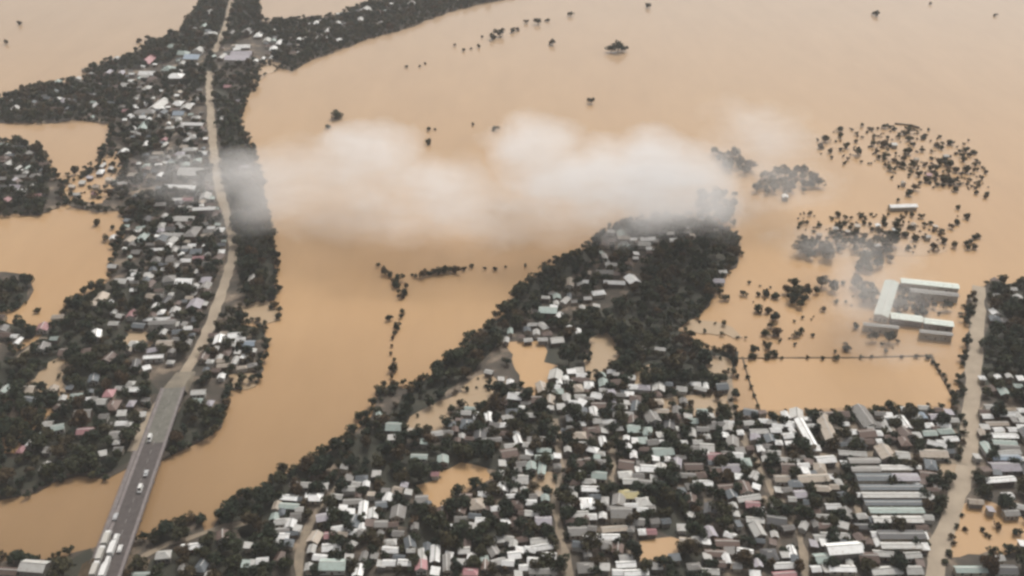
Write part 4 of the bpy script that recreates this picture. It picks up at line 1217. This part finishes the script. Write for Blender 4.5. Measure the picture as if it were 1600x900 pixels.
# ================================================================== VEHICLES
def wheel(parent, x, y, r, w):
    m = MB().cyl((y, r), r, r, 0, w, 12, axis='x')
    o = mesh_obj('wheel', [(a, b, c) for a, b, c in m.v], m.f, M_TYRE, parent)
    o.location = (x - w / 2, 0, 0)
    return o

def vehicle(px, py, ang, kind, label, z=ZD + 0.02, along=None):
    p = at(px, py, z + 1.2)
    nm = {'truck': 'truck', 'van': 'van', 'car': 'car'}[kind]
    t = empty(nm, (p.x, p.y, z), ang, label, kind, 'vehicles on the bridge and its near ramp')
    # local +y is forward
    if kind == 'truck':
        body = random.choice([M_WHITEP, M_TARP])
        MB().box(-1.05, 1.05, -4.2, 4.4, 0.55, 0.85).build('chassis', M_DARKP, t)
        MB().box(-1.22, 1.22, -4.4, 1.9, 0.852, 3.3).build('cargo_box', body, t)
        c = MB()
        c.add([(-1.1, 2.15, 0.86), (1.1, 2.15, 0.86), (1.1, 4.3, 0.86), (-1.1, 4.3, 0.86), (-1.1, 2.15, 2.75), (1.1, 2.15, 2.75), (1.05, 3.75, 2.75), (-1.05, 3.75, 2.75), (1.1, 4.3, 1.7), (-1.1, 4.3, 1.7)],
              [(0, 3, 2, 1), (4, 5, 6, 7), (0, 1, 5, 4), (1, 2, 8, 6, 5), (3, 0, 4, 7, 9), (2, 3, 9, 8), (8, 9, 7, 6)])
        cab = c.build('cab', M_WHITEP, t)
        MB().add([(-0.95, 4.27, 1.78), (0.95, 4.27, 1.78), (0.9, 3.85, 2.62), (-0.9, 3.85, 2.62)], [(0, 1, 2, 3)]).build('windscreen', M_GLASS, cab)
        for x in (-0.95, 0.95):
            for y in (-3.2, -2.0, 3.2): wheel(t, x, y, 0.5, 0.32)
    else:
        L = 2.4 if kind == 'van' else 2.1
        hh = 2.0 if kind == 'van' else 1.0
        bm_ = M_WHITEP if kind == 'van' else random.choice([M_WHITEP, M_SILVER])
        MB().box(-0.9, 0.9, -L, L, 0.35, 1.0).build('body', bm_, t)
        f = 0.35 if kind == 'van' else 0.75
        c = MB().add([(-0.86, -L + 0.15, 1.002), (0.86, -L + 0.15, 1.002), (0.86, L - 0.9, 1.002), (-0.86, L - 0.9, 1.002),
                      (-0.75, -L + 0.3 + (0 if kind == 'van' else 0.5), 0.45 + hh), (0.75, -L + 0.3 + (0 if kind == 'van' else 0.5), 0.45 + hh), (0.75, L - 0.9 - f, 0.45 + hh), (-0.75, L - 0.9 - f, 0.45 + hh)],
                     [(4, 5, 6, 7), (0, 1, 5, 4), (1, 2, 6, 5), (2, 3, 7, 6), (3, 0, 4, 7)])
        cb_ = c.build('cabin', bm_, t)
        MB().add([(-0.72, L - 0.92, 1.1), (0.72, L - 0.92, 1.1), (0.66, L - 0.95 - f * 0.75, 0.3 + hh), (-0.66, L - 0.95 - f * 0.75, 0.3 + hh)], [(0, 1, 2, 3)]).build('windscreen', M_GLASS, cb_)
        for x in (-0.82, 0.82):
            for y in (-L * 0.62, L * 0.62): wheel(t, x, y, 0.34, 0.22)
    return t

va = ang - math.pi / 2
for px, py, k, s, lb in [
    (167, 842, 'truck', 1, 'white box truck at the head of the outer queue where the bridge begins'),
    (158, 866, 'truck', 1, 'pale box truck in the middle of the outer queue at the bridge end'),
    (149, 890, 'truck', 1, 'white box truck last in the outer queue at the bottom of the ramp'),
    (182, 840, 'van', 1, 'white van at the head of the inner queue at the bridge end'),
    (176, 857, 'truck', 1, 'white truck second in the inner queue, behind the leading van'),
    (187, 856, 'car', 1, 'light car squeezed beside the second vehicle of the inner queue'),
    (169, 875, 'van', 1, 'white van behind the inner queue truck on the ramp'),
    (163, 892, 'truck', 1, 'bright white truck last in the inner queue on the ramp'),
    (180, 806, 'car', 1, 'light car alone just past the queue on the bridge'),
    (219, 763, 'van', -1, 'white van alone in midspan of the bridge'),
    (234, 684, 'van', -1, 'white van near the far end of the bridge'),
    (228, 738, 'car', -1, 'pale car beyond the midspan van on the bridge')]:
    vehicle(px, py, va if s > 0 else va + math.pi, k, lb)
# near ramp under the queue
RA = A.copy()
vs, fs = [], []
E2 = RA - d * 80
for i in range(11):
    p = RA - d * (6 + 80 * i / 10)
    n = Vector((-d.y, d.x, 0)); w = BW / 2 + 3
    for q, zz in ((p + n * w, ZD - 0.92), (p - n * w, ZD - 0.92), (p + n * (w + 7), 0.2), (p - n * (w + 7), 0.2)):
        vs.append((q.x, q.y, zz))
    if i:
        k = 4 * i
        fs += [(k - 4, k - 3, k + 1, k), (k - 2, k - 4, k, k + 2), (k - 3, k - 1, k + 3, k + 1)]
mesh_obj('ground', vs, fs, M_BANK)['kind'] = 'structure'

# ================================================================== HAZE AND LOW CLOUD
hz = MB().box(-1500, 1500, -60, 3600, -1.2, H + 25).build('haze', M_LINE, None)
hm = bpy.data.materials.new('haze')
hm.use_nodes = True
hn, hl = hm.node_tree.nodes, hm.node_tree.links
hn.clear()
pv = hn.new('ShaderNodeVolumePrincipled')
pv.inputs['Color'].default_value = (0.93, 0.94, 0.95, 1)
pv.inputs['Density'].default_value = 0.00009
pv.inputs['Anisotropy'].default_value = 0.0
ho = hn.new('ShaderNodeOutputMaterial')
hl.new(pv.outputs[0], ho.inputs['Volume'])
hz.data.materials[0] = hm
tag(hz, 'thin pale haze over the flooded valley', 'haze', None, 'stuff')

# cloud lobes: pixel centre, half-width and half-height in pixels, altitude, density
LOBES = [(575, 235, 80, 48, 80, 1.0), (640, 290, 130, 52, 70, 0.9), (735, 315, 100, 42, 65, 0.7), (835, 235, 75, 52, 85, 0.9), (900, 285, 130, 60, 75, 1.0), (1010, 272, 120, 62, 80, 1.3),
         (1085, 285, 75, 56, 75, 1.0), (740, 335, 320, 46, 55, 0.42), (470, 280, 130, 65, 65, 0.38), (320, 272, 120, 38, 50, 0.42), (1185, 215, 80, 55, 80, 0.26), (1200, 280, 110, 42, 50, 0.28),
         (1060, 325, 120, 40, 50, 0.6), (930, 340, 120, 34, 50, 0.6), (1350, 445, 70, 60, 40, 0.34), (1430, 470, 70, 50, 35, 0.16), (1400, 540, 80, 30, 35, 0.2), (1275, 385, 60, 30, 35, 0.3), (1370, 395, 60, 30, 40, 0.3), (400, 300, 60, 60, 40, 0.3)]
cz0, cz1 = 3.0, 100.0
cxs, cys = [], []
info = []
for (px, py, rx, ry, z, dn) in LOBES:
    z *= 0.6
    p = at(px, py, z)
    s = ppm(p); dp = dip(py)
    RX = rx / s
    # vertical radius limited by altitude, depth radius fills the rest of the apparent height
    RZ = min(0.55 * ry / s / math.cos(dp), z * 0.75)
    app = ry / s
    RY = math.sqrt(max(app ** 2 - (RZ * math.cos(dp)) ** 2, (app * 0.35) ** 2)) / math.sin(dp)
    info.append((p, RX, RY, RZ, dn))
    cxs += [p.x - RX * 1.5, p.x + RX * 1.5]; cys += [p.y - RY * 1.5, p.y + RY * 1.5]
cl = MB().box(min(cxs), max(cxs), min(cys), max(cys), cz0, cz1).build('low_cloud', M_LINE, None)
cm = bpy.data.materials.new('cloud_vapour')
cm.use_nodes = True
n_, l_ = cm.node_tree.nodes, cm.node_tree.links
n_.clear()
tc = n_.new('ShaderNodeTexCoord')
def vmath(op, a, b=None):
    v = n_.new('ShaderNodeVectorMath'); v.operation = op
    for i, s in enumerate((a, b)):
        if s is None: continue
        if isinstance(s, (tuple, list)): v.inputs[i].default_value = s
        else: l_.new(s, v.inputs[i])
    return v
def fmath(op, a, b=None, c=None, clamp=False):
    v = n_.new('ShaderNodeMath'); v.operation = op; v.use_clamp = clamp
    for i, s in enumerate((a, b, c)):
        if s is None: continue
        if isinstance(s, (int, float)): v.inputs[i].default_value = s
        else: l_.new(s, v.inputs[i])
    return v
nz = n_.new('ShaderNodeTexNoise')
nz.inputs['Scale'].default_value = 0.022
nz.inputs['Detail'].default_value = 4
nz.inputs['Roughness'].default_value = 0.55
l_.new(tc.outputs['Object'], nz.inputs['Vector'])
warp = vmath('SUBTRACT', nz.outputs['Color'], (0.5, 0.5, 0.5))
warp2 = vmath('MULTIPLY', warp.outputs[0], (70, 80, 20))
P = vmath('ADD', tc.outputs['Object'], warp2.outputs[0])
total = None
for (p, RX, RY, RZ, dn) in info:
    q = vmath('SUBTRACT', P.outputs[0], tuple(p))
    q = vmath('DIVIDE', q.outputs[0], (RX, RY, RZ))
    ln_ = vmath('LENGTH', q.outputs[0])
    f = fmath('SUBTRACT', 1.25, ln_.outputs['Value'], clamp=True)
    f = fmath('SMOOTH_MIN', fmath('MULTIPLY', f.outputs[0], 1.25).outputs[0], 1.0, 0.3)
    f = fmath('MULTIPLY', f.outputs[0], dn)
    total = f if total is None else fmath('MAXIMUM', total.outputs[0], f.outputs[0])
mod = n_.new('ShaderNodeMapRange')
mod.inputs['From Min'].default_value = 0.3
mod.inputs['From Max'].default_value = 0.7
mod.inputs['To Min'].default_value = 0.5
mod.inputs['To Max'].default_value = 1.2
l_.new(nz.outputs['Fac'], mod.inputs['Value'])
mp = n_.new('ShaderNodeMapping')
mp.inputs['Scale'].default_value = (0.45, 1.3, 1.5)
l_.new(tc.outputs['Object'], mp.inputs['Vector'])
nw = n_.new('ShaderNodeTexNoise')
nw.inputs['Scale'].default_value = 0.045
nw.inputs['Detail'].default_value = 5
nw.inputs['Roughness'].default_value = 0.65
nw.inputs['Distortion'].default_value = 0.6
l_.new(mp.outputs[0], nw.inputs['Vector'])
wi = n_.new('ShaderNodeMapRange')
wi.inputs['From Min'].default_value = 0.36
wi.inputs['From Max'].default_value = 0.62
wi.inputs['To Min'].default_value = 0.30
wi.inputs['To Max'].default_value = 1.55
l_.new(nw.outputs['Fac'], wi.inputs['Value'])
mod = fmath('MULTIPLY', mod.outputs[0], wi.outputs[0])
dens = fmath('MULTIPLY', total.outputs[0], mod.outputs[0])
dens = fmath('MULTIPLY', dens.outputs[0], 0.056)
pv = n_.new('ShaderNodeVolumePrincipled')
pv.inputs['Color'].default_value = (0.985, 0.98, 0.975, 1)
l_.new(dens.outputs[0], pv.inputs['Density'])
mo = n_.new('ShaderNodeOutputMaterial')
l_.new(pv.outputs[0], mo.inputs['Volume'])
cl.data.materials[0] = cm
tag(cl, 'bank of low white cloud drifting across the river and thinning over the town', 'cloud', None, 'stuff')
